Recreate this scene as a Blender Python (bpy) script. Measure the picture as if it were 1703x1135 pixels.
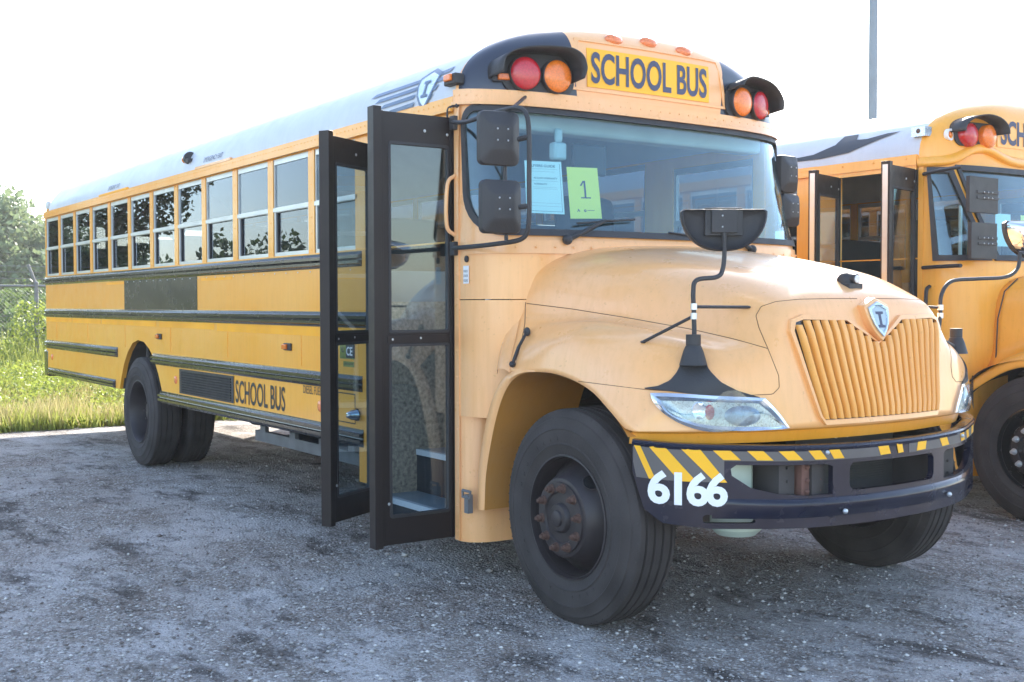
import bpy, bmesh, math, random
import numpy as np
from mathutils import Vector, Matrix
from mathutils.bvhtree import BVHTree
from mathutils.geometry import tessellate_polygon
random.seed(7); rng = np.random.default_rng(7)
for o in list(bpy.data.objects): bpy.data.objects.remove(o)
scene = bpy.context.scene
COL = scene.collection

# ------------------------------------------------------------------ camera
F, CX, CY, CZ, YAW, PIT, ROL = 1911.9278, 4.3663, -4.5175, 1.5365, 2.5374, -0.0326, -0.0018
FW = Vector((math.cos(YAW)*math.cos(PIT), math.sin(YAW)*math.cos(PIT), math.sin(PIT)))
_r = Vector((math.sin(YAW), -math.cos(YAW), 0)); _u = _r.cross(FW)
RT = _r*math.cos(ROL) + _u*math.sin(ROL); UP = -_r*math.sin(ROL) + _u*math.cos(ROL)
CAM = Vector((CX, CY, CZ))
cd = bpy.data.cameras.new('camera'); cam = bpy.data.objects.new('camera', cd); COL.objects.link(cam)
cam.matrix_world = Matrix(((RT.x, UP.x, -FW.x, CX), (RT.y, UP.y, -FW.y, CY), (RT.z, UP.z, -FW.z, CZ), (0, 0, 0, 1)))
cd.sensor_width = 36; cd.lens = F/1703*36; cd.clip_start = .05; cd.clip_end = 2000
scene.camera = cam
def ray(px, py): return FW + RT*((px-851.5)/F) - UP*((py-567.5)/F)
def U(px, py, ax, v):
    "real-world point seen at a photograph pixel on the plane ax = v (a ruler for placing real things)"
    d = ray(px, py); i = 'XYZ'.index(ax)
    return CAM + d*((v-CAM[i])/d[i])

# ------------------------------------------------------------------ light
HAZE = .0009
SUN_AZ = (-.682, .731); EL = math.radians(31)
w = bpy.data.worlds.new("World"); scene.world = w; w.use_nodes = True
nt = w.node_tree; bg = nt.nodes['Background']; sky = nt.nodes.new('ShaderNodeTexSky')
sky.sky_type = 'NISHITA'; sky.sun_disc = False; sky.sun_elevation = EL
sky.sun_rotation = math.atan2(SUN_AZ[0], SUN_AZ[1]); sky.air_density = 1.0; sky.dust_density = .8; sky.ozone_density = 1.0
hs = nt.nodes.new('ShaderNodeHueSaturation'); hs.inputs['Saturation'].default_value = .92
nt.links.new(sky.outputs[0], hs.inputs['Color']); nt.links.new(hs.outputs[0], bg.inputs[0]); bg.inputs[1].default_value = .15
sl = bpy.data.lights.new('sun', 'SUN'); sl.energy = 4.0; sl.angle = math.radians(.5); sl.color = (1, .93, .82)
so = bpy.data.objects.new('sun', sl); COL.objects.link(so)
sd = Vector((SUN_AZ[0]*math.cos(EL), SUN_AZ[1]*math.cos(EL), math.sin(EL)))
so.rotation_euler = sd.to_track_quat('Z', 'Y').to_euler(); so.location = (-20, 30, 25)
scene.view_settings.view_transform = 'Standard'; scene.view_settings.look = 'None'
scene.view_settings.exposure = 1.95; scene.view_settings.gamma = 1
scene.render.engine = 'CYCLES'
try:
    scene.cycles.max_bounces = 10; scene.cycles.transparent_max_bounces = 24; scene.cycles.caustics_reflective = False
    scene.cycles.caustics_refractive = False; scene.cycles.sample_clamp_indirect = 6
except Exception: pass

# ------------------------------------------------------------------ materials
M = {}
def nodes(name):
    m = bpy.data.materials.new(name); m.use_nodes = True; M[name] = m
    return m, m.node_tree, m.node_tree.nodes['Principled BSDF']
def setp(b, **k):
    for a, v in k.items():
        n = {'rough': 'Roughness', 'metal': 'Metallic', 'coat': 'Coat Weight', 'crough': 'Coat Roughness', 'spec': 'Specular IOR Level', 'trans': 'Transmission Weight', 'ior': 'IOR'}[a]
        b.inputs[n].default_value = v
def noise(t, scale, detail=4, rough=.55, co='Object', stretch=None):
    tc = t.nodes.new('ShaderNodeTexCoord'); n = t.nodes.new('ShaderNodeTexNoise')
    n.inputs['Scale'].default_value = scale; n.inputs['Detail'].default_value = detail; n.inputs['Roughness'].default_value = rough
    if stretch:
        mp = t.nodes.new('ShaderNodeMapping'); mp.inputs['Scale'].default_value = stretch
        t.links.new(tc.outputs[co], mp.inputs[0]); t.links.new(mp.outputs[0], n.inputs['Vector'])
    else: t.links.new(tc.outputs[co], n.inputs['Vector'])
    return n.outputs[0]
def ramp(t, src, stops):
    r = t.nodes.new('ShaderNodeValToRGB'); e = r.color_ramp.elements
    while len(e) < len(stops): e.new(.5)
    for i, (p, c) in enumerate(stops):
        e[i].position = p; e[i].color = (*c, 1) if isinstance(c, tuple) else (c, c, c, 1)
    t.links.new(src, r.inputs[0]); return r.outputs[0]
def mix(t, fac, a, b, mode='MIX'):
    n = t.nodes.new('ShaderNodeMix'); n.data_type = 'RGBA'; n.blend_type = mode
    for s, v in ((0, fac), (6, a), (7, b)):
        if hasattr(v, 'is_linked') or hasattr(v, 'links'): t.links.new(v, n.inputs[s])
        else: n.inputs[s].default_value = v if s == 0 else (*v, 1)
    return n.outputs[2]
def bump(t, b, src, st, dist=.01):
    n = t.nodes.new('ShaderNodeBump'); n.inputs['Strength'].default_value = st; n.inputs['Distance'].default_value = dist
    t.links.new(src, n.inputs['Height']); t.links.new(n.outputs[0], b.inputs['Normal'])
def mat(name, c, rough=.5, metal=0, coat=0, var=.12, vs=3, bumps=0, bs=60, spec=.5):
    m, t, b = nodes(name); setp(b, rough=rough, metal=metal, coat=coat, crough=.12, spec=spec)
    n = noise(t, vs)
    lo = tuple(x*(1-var) for x in c); hi = tuple(min(1, x*(1+var)) for x in c)
    t.links.new(ramp(t, n, [(.3, lo), (.7, hi)]), b.inputs['Base Color'])
    rr = ramp(t, noise(t, vs*4), [(.3, max(0, rough-.06)), (.7, min(1, rough+.08))]); t.links.new(rr, b.inputs['Roughness'])
    if bumps: bump(t, b, noise(t, bs), bumps)
    return m
YEL = (.78, .37, .055); YEL2 = (.87, .43, .145)  # second yellow is paler: whitish flare at the front mixed into it
def paint(name, c, fade, rough=.36, coat=.25):
    "faded enamel: slightly chalky patches, faint vertical run marks, oil-canning"
    m, t, b = nodes(name); setp(b, rough=rough, coat=coat, crough=.10)
    a = ramp(t, noise(t, 1.4, 5), [(.35, c), (.7, fade)])
    s = ramp(t, noise(t, 6, 6, .6, 'Object', (6, 6, .5)), [(.45, 0.0), (.75, .35)])
    col = mix(t, s, a, tuple(x*.80 for x in c))
    d = ramp(t, noise(t, 45, 3), [(.66, 0.0), (.72, .5)])
    col = mix(t, d, col, tuple(x*.7 for x in c))
    t.links.new(col, b.inputs['Base Color'])
    t.links.new(ramp(t, noise(t, 7), [(.3, rough-.05), (.7, rough+.12)]), b.inputs['Roughness'])
    bump(t, b, noise(t, 1.8, 2), .25, .012)
    return m
paint('yellow_paint', (.88, .37, .028), (.88, .42, .07), .34, .4)
paint('slat_yellow', (.87, .40, .08), (.88, .45, .14), .34, .4)
paint('yellow_veiled', YEL2, (.88, .48, .23), .30, .55)  # same bus yellow, faded and further paled to paint in a veil of glare
paint('orange_paint', (.66, .27, .035), (.50, .24, .07), .5)
paint('white_roof', (.56, .59, .63), (.48, .51, .56), .45, .1)
mat('black_gloss', (.012, .013, .015), .22, coat=.4)
mat('black_plastic', (.028, .028, .032), .55, bumps=.15, bs=120)
mat('door_black', (.018, .013, .013), .45, spec=.35)
mat('bumper_black', (.009, .011, .026), .22, coat=.3, var=.3, spec=.3)
mat('navy_paint', (.022, .028, .050), .35, coat=.2)
mat('rubber', (.042, .036, .035), .85, var=.4, vs=5, bumps=.3, bs=90)
mat('rim_steel', (.030, .024, .026), .48, var=.3, vs=9)
mat('rust', (.095, .052, .040), .8, var=.4, vs=30)
mat('aluminium', (.62, .64, .66), .38, metal=.85)
mat('lamp_bowl', (.50, .54, .52), .28, metal=.55, var=.25, vs=20)
mat('chrome', (.75, .76, .78), .12, metal=1)
mat('mirror_glass', (.85, .86, .87), .03, metal=1, var=.02)
mat('letter_dark', (.022, .024, .028), .5)
mat('letter_navy', (.05, .06, .12), .5)
mat('tape_yellow', (.95, .40, .005), .45)
mat('sign_yellow', (.92, .46, .01), .4, var=.05)
mat('stripe_yellow', (.92, .47, .01), .45, var=.06)
mat('stripe_grey', (.11, .10, .10), .5, var=.15)
mat('white_vinyl', (.82, .83, .85), .4, var=.04)
mat('paper_blue', (.70, .88, .90), .7, var=.03)
mat('paper_green', (.88, .86, .18), .7, var=.04)
mat('interior_grey', (.46, .49, .50), .7)
mat('interior_dark', (.03, .035, .042), .7)
mat('seat_vinyl', (.035, .05, .06), .5)
mat('floor_rubber', (.05, .045, .042), .8, bumps=.3, bs=150)
mat('tread_plate', (.42, .48, .52), .45, metal=.4)
mat('chassis', (.05, .045, .045), .75, var=.3, vs=8)
mat('frame_rusty', (.14, .07, .055), .8, var=.35, vs=14)
mat('radiator', (.05, .05, .048), .7)
mat('tank_plastic', (.50, .60, .52), .4)
mat('tray_grey', (.11, .115, .12), .6, var=.3, vs=8)
mat('lamp_bluegrey', (.32, .40, .46), .2, metal=.4, var=.5, vs=25)  # mottled blue-grey part-metal for the main headlamp reflector
mat('galvanised', (.20, .20, .21), .6, metal=.3, var=.2, vs=10)
mat('pole_paint', (.16, .20, .24), .5)
mat('bark', (.10, .075, .055), .9, var=.4, vs=6)
mat('emblem_silver', (.55, .63, .70), .25, metal=.6)
mat('emblem_blue', (.42, .52, .58), .35)
mat('stripe_blue', (.10, .15, .24), .4)
mat('decal_black', (.03, .035, .045), .4)
mat('seam_brown', (.16, .075, .03), .8)
mat('beige_plastic', (.60, .62, .60), .5)
def leafm(name, c, hi):
    m, t, b = nodes(name); setp(b, rough=.55)
    info = t.nodes.new('ShaderNodeNewGeometry')
    t.links.new(ramp(t, info.outputs['Random Per Island'], [(0, c), (1, hi)]), b.inputs['Base Color'])
    tr = t.nodes.new('ShaderNodeBsdfTranslucent'); tr.inputs[0].default_value = (*hi, 1)
    mx = t.nodes.new('ShaderNodeMixShader'); mx.inputs[0].default_value = .35
    out = t.nodes['Material Output']
    t.links.new(b.outputs[0], mx.inputs[1]); t.links.new(tr.outputs[0], mx.inputs[2]); t.links.new(mx.outputs[0], out.inputs[0])
leafm('leaf_dark', (.035, .06, .018), (.09, .13, .04))
leafm('leaf_mid', (.06, .10, .03), (.14, .20, .06))
leafm('leaf_pale', (.12, .17, .08), (.22, .28, .14))
leafm('grass_blade', (.16, .22, .03), (.40, .42, .10))
leafm('grass_dry', (.28, .26, .10), (.45, .38, .18))
def glassm(name, tint, base=.05, gloss=(1, 1, 1), rough=.0):
    m = bpy.data.materials.new(name); m.use_nodes = True; M[name] = m; t = m.node_tree; t.nodes.clear()
    out = t.nodes.new('ShaderNodeOutputMaterial'); tr = t.nodes.new('ShaderNodeBsdfTransparent'); gl = t.nodes.new('ShaderNodeBsdfGlossy')
    tr.inputs[0].default_value = (*tint, 1); gl.inputs[0].default_value = (*gloss, 1); gl.inputs['Roughness'].default_value = rough
    lw = t.nodes.new('ShaderNodeLayerWeight'); lw.inputs[0].default_value = .5
    p = t.nodes.new('ShaderNodeMath'); p.operation = 'POWER'; p.inputs[1].default_value = 4.2
    a = t.nodes.new('ShaderNodeMath'); a.operation = 'MULTIPLY_ADD'; a.inputs[1].default_value = 1-base; a.inputs[2].default_value = base
    mx = t.nodes.new('ShaderNodeMixShader')
    t.links.new(lw.outputs['Facing'], p.inputs[0]); t.links.new(p.outputs[0], a.inputs[0]); t.links.new(a.outputs[0], mx.inputs[0])
    t.links.new(tr.outputs[0], mx.inputs[1]); t.links.new(gl.outputs[0], mx.inputs[2]); t.links.new(mx.outputs[0], out.inputs[0])
glassm('glass_clear', (.80, .90, .91), .06)
glassm('glass_screen', (.84, .96, .97), .075, (.82, .95, 1))
glassm('glass_door', (.72, .80, .84), .07)
glassm('glass_tint', (.42, .45, .48), .07, (.72, .80, .92))
glassm('glass_lamp', (.86, .90, .92), .06)
def lensm(name, c):
    m, t, b = nodes(name); setp(b, rough=.25, coat=.6, crough=.05)
    v = t.nodes.new('ShaderNodeTexVoronoi'); v.inputs['Scale'].default_value = 90
    tc = t.nodes.new('ShaderNodeTexCoord'); t.links.new(tc.outputs['Object'], v.inputs['Vector'])
    t.links.new(ramp(t, v.outputs['Distance'], [(0, tuple(min(1, x*1.05) for x in c)), (.8, tuple(x*.8 for x in c))]), b.inputs['Base Color'])
    bump(t, b, v.outputs['Distance'], .3, .003)
lensm('lens_red', (.55, .012, .025)); lensm('lens_amber', (.88, .20, .012)); lensm('lens_clear', (.7, .72, .74)); lensm('lens_orange', (.85, .22, .06))
def mesh_grille(name, c1, c2, sx, sz):
    m, t, b = nodes(name); setp(b, rough=.6)
    br = t.nodes.new('ShaderNodeTexBrick'); br.offset = .5
    br.inputs['Color1'].default_value = (*c1, 1); br.inputs['Color2'].default_value = (*c1, 1); br.inputs['Mortar'].default_value = (*c2, 1)
    br.inputs['Scale'].default_value = 1; br.inputs['Brick Width'].default_value = sx; br.inputs['Row Height'].default_value = sz; br.inputs['Mortar Size'].default_value = sz*.22
    tc = t.nodes.new('ShaderNodeTexCoord'); mp = t.nodes.new('ShaderNodeMapping'); mp.inputs['Rotation'].default_value = (math.radians(-90), 0, 0)
    t.links.new(tc.outputs['Object'], mp.inputs[0]); t.links.new(mp.outputs[0], br.inputs['Vector']); t.links.new(br.outputs[0], b.inputs['Base Color'])
mesh_grille('vent_mesh', (.008, .008, .009), (.09, .09, .10), .05, .016)
# front cap paint: black outer thirds, yellow centre and yellow return behind
def capmat(name, black):
    m, t, b = nodes(name); setp(b, rough=.36, coat=.3)
    tc = t.nodes.new('ShaderNodeTexCoord'); sp = t.nodes.new('ShaderNodeSeparateXYZ'); t.links.new(tc.outputs['Object'], sp.inputs[0])
    def mth(op, a, v=None):
        n = t.nodes.new('ShaderNodeMath'); n.operation = op
        for i, x in enumerate((a, v)):
            if x is None: continue
            if isinstance(x, (int, float)): n.inputs[i].default_value = x
            else: t.links.new(x, n.inputs[i])
        return n.outputs[0]
    y = mth('ABSOLUTE', sp.outputs['Y']); lim = mth('MULTIPLY', mth('SUBTRACT', sp.outputs['Z'], 2.7), -.10)
    a = mth('GREATER_THAN', mth('ADD', y, lim), .555 - .0)
    bb = mth('GREATER_THAN', mth('ADD', sp.outputs['X'], mth('MULTIPLY', mth('SUBTRACT', sp.outputs['Z'], 2.66), .12)), -.925)
    c = mth('GREATER_THAN', sp.outputs['Z'], 2.69)
    f = mth('MULTIPLY', mth('MULTIPLY', a, bb), c)
    yv = ramp(t, noise(t, 2), [(.3, YEL2), (.7, (.88, .49, .24))])
    t.links.new(mix(t, f if black else 0.0, yv, (.028, .036, .058)), b.inputs['Base Color'])
capmat('cap_paint', True)
# gravel lot
def gravel():
    m, t, b = nodes('gravel'); setp(b, rough=.95, spec=.25)
    tc = t.nodes.new('ShaderNodeTexCoord')
    def vor(s, out='Color', f='F1'):
        v = t.nodes.new('ShaderNodeTexVoronoi'); v.inputs['Scale'].default_value = s; v.feature = f
        t.links.new(tc.outputs['Object'], v.inputs['Vector']); return v
    v1 = vor(62); v2 = vor(24)
    g = t.nodes.new('ShaderNodeSeparateColor'); t.links.new(v1.outputs['Color'], g.inputs[0])
    g2 = t.nodes.new('ShaderNodeSeparateColor'); t.links.new(v2.outputs['Color'], g2.inputs[0])
    stone = ramp(t, g.outputs[0], [(0, (.17, .145, .13)), (.4, (.30, .27, .25)), (.75, (.42, .39, .37)), (.95, (.72, .70, .67))])
    sand = ramp(t, noise(t, 9, 8, .7), [(.3, (.26, .23, .20)), (.7, (.42, .38, .35))])
    c = mix(t, ramp(t, g2.outputs[1], [(.45, 0.0), (.6, 1.0)]), sand, stone)
    # packed pale limestone fines
    pale = ramp(t, noise(t, .85, 7, .66, 'Object', (1, 1.7, 1)), [(.46, 0.0), (.57, .82)])
    c = mix(t, pale, c, ramp(t, noise(t, 55, 4, .7), [(.3, (.50, .47, .46)), (.7, (.76, .73, .72))]))
    br = ramp(t, noise(t, .6, 7, .68, 'Object', (1.3, 1, 1)), [(.45, 0.0), (.62, .55)])
    c = mix(t, br, c, ramp(t, noise(t, 30, 5, .7), [(.3, (.20, .155, .125)), (.7, (.36, .29, .245))]))
    fine = ramp(t, noise(t, 160, 3, .8), [(.35, .62), (.65, 1.32)]); c = mix(t, .8, c, fine, 'MULTIPLY')
    wv = vor(95); gw = t.nodes.new('ShaderNodeSeparateColor'); t.links.new(wv.outputs['Color'], gw.inputs[0])
    c = mix(t, ramp(t, gw.outputs[2], [(.86, 0.0), (.90, .8)]), c, (.62, .60, .58))
    # dark damp stains
    st = ramp(t, noise(t, 1.1, 8, .72, 'Object', (1, 2.1, 1)), [(.53, 0.0), (.63, .82)])
    c = mix(t, st, c, (.055, .045, .040))
    st2 = ramp(t, noise(t, 5.5, 8, .75), [(.53, 0.0), (.63, .6)])
    c = mix(t, st2, c, (.07, .058, .05))
    t.links.new(c, b.inputs['Base Color'])
    h = mix(t, .5, v1.outputs['Distance'], noise(t, 40, 6, .7)) if False else noise(t, 60, 8, .75)
    mm = t.nodes.new('ShaderNodeMath'); mm.operation = 'SUBTRACT'; t.links.new(h, mm.inputs[0]); t.links.new(v1.outputs['Distance'], mm.inputs[1])
    bump(t, b, mm.outputs[0], 1.0, .016)
gravel()
def field():
    m, t, b = nodes('field'); setp(b, rough=.95, spec=.1)
    c = ramp(t, noise(t, .35, 8, .7), [(.3, (.16, .20, .05)), (.55, (.24, .27, .07)), (.75, (.32, .28, .13))])
    t.links.new(mix(t, ramp(t, noise(t, 6, 6, .8), [(.4, 0.0), (.7, .5)]), c, (.10, .11, .035)), b.inputs['Base Color'])
    bump(t, b, noise(t, 7, 8, .8), 1, .1)
field()
mat('stone_pale', (.40, .38, .36), .85, var=.5, vs=2)
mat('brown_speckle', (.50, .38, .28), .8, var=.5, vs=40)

# ------------------------------------------------------------------ mesh builder
def catmull(P, n):
    "points through P, n per segment"
    P = [np.array(p, float) for p in P]; Q = [2*P[0]-P[1]] + P + [2*P[-1]-P[-2]]; out = []
    for i in range(len(P)-1):
        a, b, c, d = Q[i:i+4]
        for k in range(n):
            t = k/n; out.append(.5*((2*b)+(-a+c)*t+(2*a-5*b+4*c-d)*t*t+(-a+3*b-3*c+d)*t**3))
    out.append(P[-1]); return out
def rrect(x0, y0, x1, y1, r, n=6, rs=None):
    "rounded rectangle outline, rs = radii (bl, br, tr, tl)"
    rs = rs or (r, r, r, r); o = []
    for (cx, cy, a0, q) in ((x0+rs[0], y0+rs[0], 180, rs[0]), (x1-rs[1], y0+rs[1], 270, rs[1]), (x1-rs[2], y1-rs[2], 0, rs[2]), (x0+rs[3], y1-rs[3], 90, rs[3])):
        for k in range(n+1):
            a = math.radians(a0+90*k/n); o.append((cx+q*math.cos(a), cy+q*math.sin(a)))
    return o
def circ(cx, cy, r, n=24, ry=None):
    return [(cx+r*math.cos(2*math.pi*k/n), cy+(ry or r)*math.sin(2*math.pi*k/n)) for k in range(n)]
class MB:
    def __init__(s): s.v = []; s.f = []; s.m = []
    def add(s, V, Fc, m=0):
        b = len(s.v); s.v += [tuple(map(float, p)) for p in V]; s.f += [tuple(b+i for i in f) for f in Fc]; s.m += [m]*len(Fc); return s
    def box(s, c, d, m=0, R=None):
        x, y, z = [q/2 for q in d]; V = [Vector((i*x, j*y, k*z)) for i in (-1, 1) for j in (-1, 1) for k in (-1, 1)]
        if R: V = [R @ p for p in V]
        V = [p+Vector(c) for p in V]
        return s.add(V, [(0, 1, 3, 2), (4, 6, 7, 5), (0, 4, 5, 1), (2, 3, 7, 6), (0, 2, 6, 4), (1, 5, 7, 3)], m)
    def bx(s, x0, x1, y0, y1, z0, z1, m=0): return s.box(((x0+x1)/2, (y0+y1)/2, (z0+z1)/2), (abs(x1-x0), abs(y1-y0), abs(z1-z0)), m)
    def grid(s, G, m=0, cu=False, cv=False):
        nu, nv = len(G), len(G[0]); V = [p for r in G for p in r]; Fc = []
        for i in range(nu if cu else nu-1):
            for j in range(nv if cv else nv-1):
                a, b = i, (i+1) % nu; c, d = j, (j+1) % nv
                Fc.append((a*nv+c, b*nv+c, b*nv+d, a*nv+d))
        return s.add(V, Fc, m)
    def tube(s, P, r, n=10, m=0, smooth=0, caps=True):
        if smooth: P = catmull(P, smooth)
        P = [Vector(p) for p in P]; R = r if isinstance(r, (list, tuple)) else [r]*len(P)
        if len(R) != len(P): R = [R[0]+(R[-1]-R[0])*i/(len(P)-1) for i in range(len(P))]
        t = (P[1]-P[0]).normalized(); a = t.orthogonal().normalized(); G = []
        for i, p in enumerate(P):
            t2 = ((P[min(i+1, len(P)-1)]-P[max(i-1, 0)])).normalized()
            q = t.rotation_difference(t2); a = (q @ a).normalized(); t = t2; b = t.cross(a)
            G.append([p+(a*math.cos(2*math.pi*k/n)+b*math.sin(2*math.pi*k/n))*R[i] for k in range(n)])
        s.grid(G, m, cv=True)
        if caps: s.add(G[0], [tuple(range(n))], m); s.add(G[-1], [tuple(range(n))], m)
        return s
    def lathe(s, prof, o=(0, 0, 0), ax='Y', n=48, m=0, sgn=1, caps=False):
        "prof: (radius, along)"; G = []
        for (r, h) in prof:
            row = []
            for k in range(n):
                a = 2*math.pi*k/n; c, d = r*math.cos(a), r*math.sin(a); h2 = h*sgn
                row.append({'Y': (o[0]+c, o[1]+h2, o[2]+d), 'Z': (o[0]+c, o[1]+d, o[2]+h2), 'X': (o[0]+h2, o[1]+c, o[2]+d)}[ax])
            G.append(row)
        s.grid(G, m, cv=True)
        if caps:
            s.add(G[0], [tuple(range(n))], m); s.add(G[-1], [tuple(range(n))], m)
        return s
    def cyl(s, p0, p1, r0, r1=None, n=16, m=0): return s.tube([p0, p1], [r0, r1 if r1 is not None else r0], n, m)
    def ball(s, c, r, n=12, m=0, sc=(1, 1, 1), half=None):
        G = []; k = n//2
        for i in range(k+1):
            a = math.pi*i/k-math.pi/2
            G.append([(c[0]+sc[0]*r*math.cos(a)*math.cos(2*math.pi*j/n), c[1]+sc[1]*r*math.cos(a)*math.sin(2*math.pi*j/n), c[2]+sc[2]*r*math.sin(a)) for j in range(n)])
        return s.grid(G, m, cv=True)
    def poly(s, outer, holes=(), th=.01, fn=None, cuts=(), cutv=(), m=0):
        "flat shape in (u,v), thickness th along w (centred), cut at u=cuts / v=cutv, then mapped by fn(u,v,w)"
        loops = [list(outer)]+[list(h) for h in holes]
        pts = [p for l in loops for p in l]; tri = tessellate_polygon([[Vector((p[0], p[1], 0)) for p in l] for l in loops])
        bm = bmesh.new(); top = [bm.verts.new((p[0], p[1], th/2)) for p in pts]; bot = [bm.verts.new((p[0], p[1], -th/2)) for p in pts]
        def nf(vs):
            try: bm.faces.new(vs)
            except ValueError: pass
        for t in tri: nf([top[i] for i in t]); nf([bot[i] for i in reversed(t)])
        k = 0
        for l in loops:
            for i in range(len(l)):
                a, b = k+i, k+(i+1) % len(l); nf((top[a], top[b], bot[b], bot[a]))
            k += len(l)
        for axis, vals in ((0, cuts), (1, cutv)):
            for c in vals:
                no = (1, 0, 0) if axis == 0 else (0, 1, 0); co = (c, 0, 0) if axis == 0 else (0, c, 0)
                bmesh.ops.bisect_plane(bm, geom=bm.verts[:]+bm.edges[:]+bm.faces[:], plane_co=co, plane_no=no)
        bm.verts.index_update()
        V = [(fn(*v.co) if fn else tuple(v.co)) for v in bm.verts]
        s.add(V, [tuple(v.index for v in f.verts) for f in bm.faces], m); bm.free(); return s
    def text(s, txt, u0, v0, u1, v1, fn, th=.002, bold=0.0, cuts=0, m=0, spacing=1.0):
        "lettering stretched to the box u0..u1, v0..v1 then mapped by fn"
        c = bpy.data.curves.new('t', 'FONT'); c.body = txt; c.offset = bold; c.resolution_u = 4; c.space_character = spacing
        o = bpy.data.objects.new('t', c); COL.objects.link(o); bpy.context.view_layer.update()
        me = o.evaluated_get(bpy.context.evaluated_depsgraph_get()).to_mesh()
        bm = bmesh.new(); bm.from_mesh(me); o.evaluated_get(bpy.context.evaluated_depsgraph_get()).to_mesh_clear()
        bpy.data.objects.remove(o); bpy.data.curves.remove(c)
        xs = [v.co.x for v in bm.verts]; ys = [v.co.y for v in bm.verts]; a, b, cc, d = min(xs), max(xs), min(ys), max(ys)
        for v in bm.verts:
            v.co.x = u0+(v.co.x-a)/(b-a)*(u1-u0); v.co.y = v0+(v.co.y-cc)/(d-cc)*(v1-v0); v.co.z = th
        for k in range(1, cuts):
            q = min(u0, u1)+abs(u1-u0)*k/cuts
            bmesh.ops.bisect_plane(bm, geom=bm.verts[:]+bm.edges[:]+bm.faces[:], plane_co=(q, 0, 0), plane_no=(1, 0, 0))
        bm.verts.index_update()
        s.add([fn(*v.co) for v in bm.verts], [tuple(v.index for v in f.verts) for f in bm.faces], m); bm.free(); return s
    def mirror(s):
        o = MB(); o.v = [(x, -y, z) for x, y, z in s.v]; o.f = [tuple(reversed(f)) for f in s.f]; o.m = list(s.m); return o
    def build(s, name, mats, parent=None, loc=None, bevel=0, sharp=35, recalc=True, rot=None, merge=True):
        me = bpy.data.meshes.new(name); me.from_pydata(s.v, [], s.f)
        mats = mats if isinstance(mats, (list, tuple)) else [mats]
        for q in mats: me.materials.append(M[q])
        me.polygons.foreach_set('material_index', s.m)
        if recalc:
            bm = bmesh.new(); bm.from_mesh(me)
            if merge: bmesh.ops.remove_doubles(bm, verts=bm.verts, dist=1e-5)
            bmesh.ops.recalc_face_normals(bm, faces=bm.faces); bm.to_mesh(me); bm.free()
        me.shade_smooth(); me.set_sharp_from_angle(angle=math.radians(sharp))
        o = bpy.data.objects.new(name, me); COL.objects.link(o)
        if parent: o.parent = parent
        if loc: o.location = loc
        if rot: o.rotation_euler = rot
        if bevel:
            b = o.modifiers.new('bevel', 'BEVEL'); b.width = bevel; b.segments = 2; b.limit_method = 'ANGLE'; b.angle_limit = math.radians(40)
        return o
def tag(o, label, cat, group=None, kind=None):
    if label: o['label'] = label
    if cat: o['category'] = cat
    if group: o['group'] = group
    if kind: o['kind'] = kind
    return o
def empty(name, loc, label, cat, group=None):
    o = bpy.data.objects.new(name, None); COL.objects.link(o); o.location = loc; o.empty_display_size = .3
    return tag(o, label, cat, group)
def copy_part(src, parent, loc=None, rot=None, scale=None):
    c = src.copy(); COL.objects.link(c); c.parent = parent
    if loc is not None: c.location = loc
    if rot is not None: c.rotation_euler = rot
    if scale is not None: c.scale = scale
    for ch in src.children:
        d = ch.copy(); COL.objects.link(d); d.parent = c
    return c
def structure(o): o['kind'] = 'structure'; return o

# ------------------------------------------------------------------ ground
def build_ground():
    m = MB(); xs = [-140, -120, -60, -40, -25, -11.2] + list(np.linspace(-11, 6, 18)) + [20, 60]; ys = [-90, -60, -30] + list(np.linspace(-8, 20, 15)) + [60, 130]
    m.grid([[(x, y, 0) for y in ys] for x in xs]); structure(m.build('gravel_lot', 'gravel'))
    # grass ground beyond the lot, with a ragged edge
    edge = []
    for y in np.linspace(-60, 120, 721): edge.append((-10.48+.20*math.sin(y*1.3)+.22*math.sin(y*3.1+1)+.1*math.sin(y*9)-abs(y)*.02, float(y)))
    m = MB(); m.grid([[(x, y, .012), (-14, y, .05), (-40, y, .05), (-139, y, .06)] for x, y in edge]); structure(m.build('grass_ground', 'field'))
build_ground()
def pebbles():
    n = 42000; V = []; Fc = []
    ico = [(0, 0, 1), (.9, 0, .2), (.28, .85, .2), (-.72, .53, .2), (-.72, -.53, .2), (.28, -.85, .2), (0, 0, -.6)]
    fi = [(0, 1, 2), (0, 2, 3), (0, 3, 4), (0, 4, 5), (0, 5, 1), (6, 2, 1), (6, 3, 2), (6, 4, 3), (6, 5, 4), (6, 1, 5)]
    ico = np.array(ico)
    for i in range(n):
        u = rng.random(); d = 3.6+9*u**1.6; a = YAW+(rng.random()-.5)*.98
        x = CX+d*math.cos(a); y = CY+d*math.sin(a); s = .0032+.010*rng.random()**4*(1+.5*(rng.random() > .98))
        if rng.random() > .994: s *= 2.0
        r = rng.random()*6.28; R = np.array([[math.cos(r), -math.sin(r), 0], [math.sin(r), math.cos(r), 0], [0, 0, 1]])
        P = (ico*(1+.35*(rng.random((7, 3))-.5)))*np.array([s*1.25, s, s*.75]); P = P@R.T+np.array([x, y, s*.25])
        b = len(V); V += P.tolist(); Fc += [tuple(b+k for k in f) for f in fi]
    m = MB(); m.v = V; m.f = Fc; m.m = [0]*len(Fc); o = m.build('loose_gravel', 'stone_var', recalc=False, sharp=180)
    tag(o, 'loose limestone pebbles scattered over the gravel lot', 'gravel', kind='stuff')
mm_, tt_, bb_ = nodes('stone_var'); setp(bb_, rough=.9)
_i = tt_.nodes.new('ShaderNodeNewGeometry')
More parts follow.
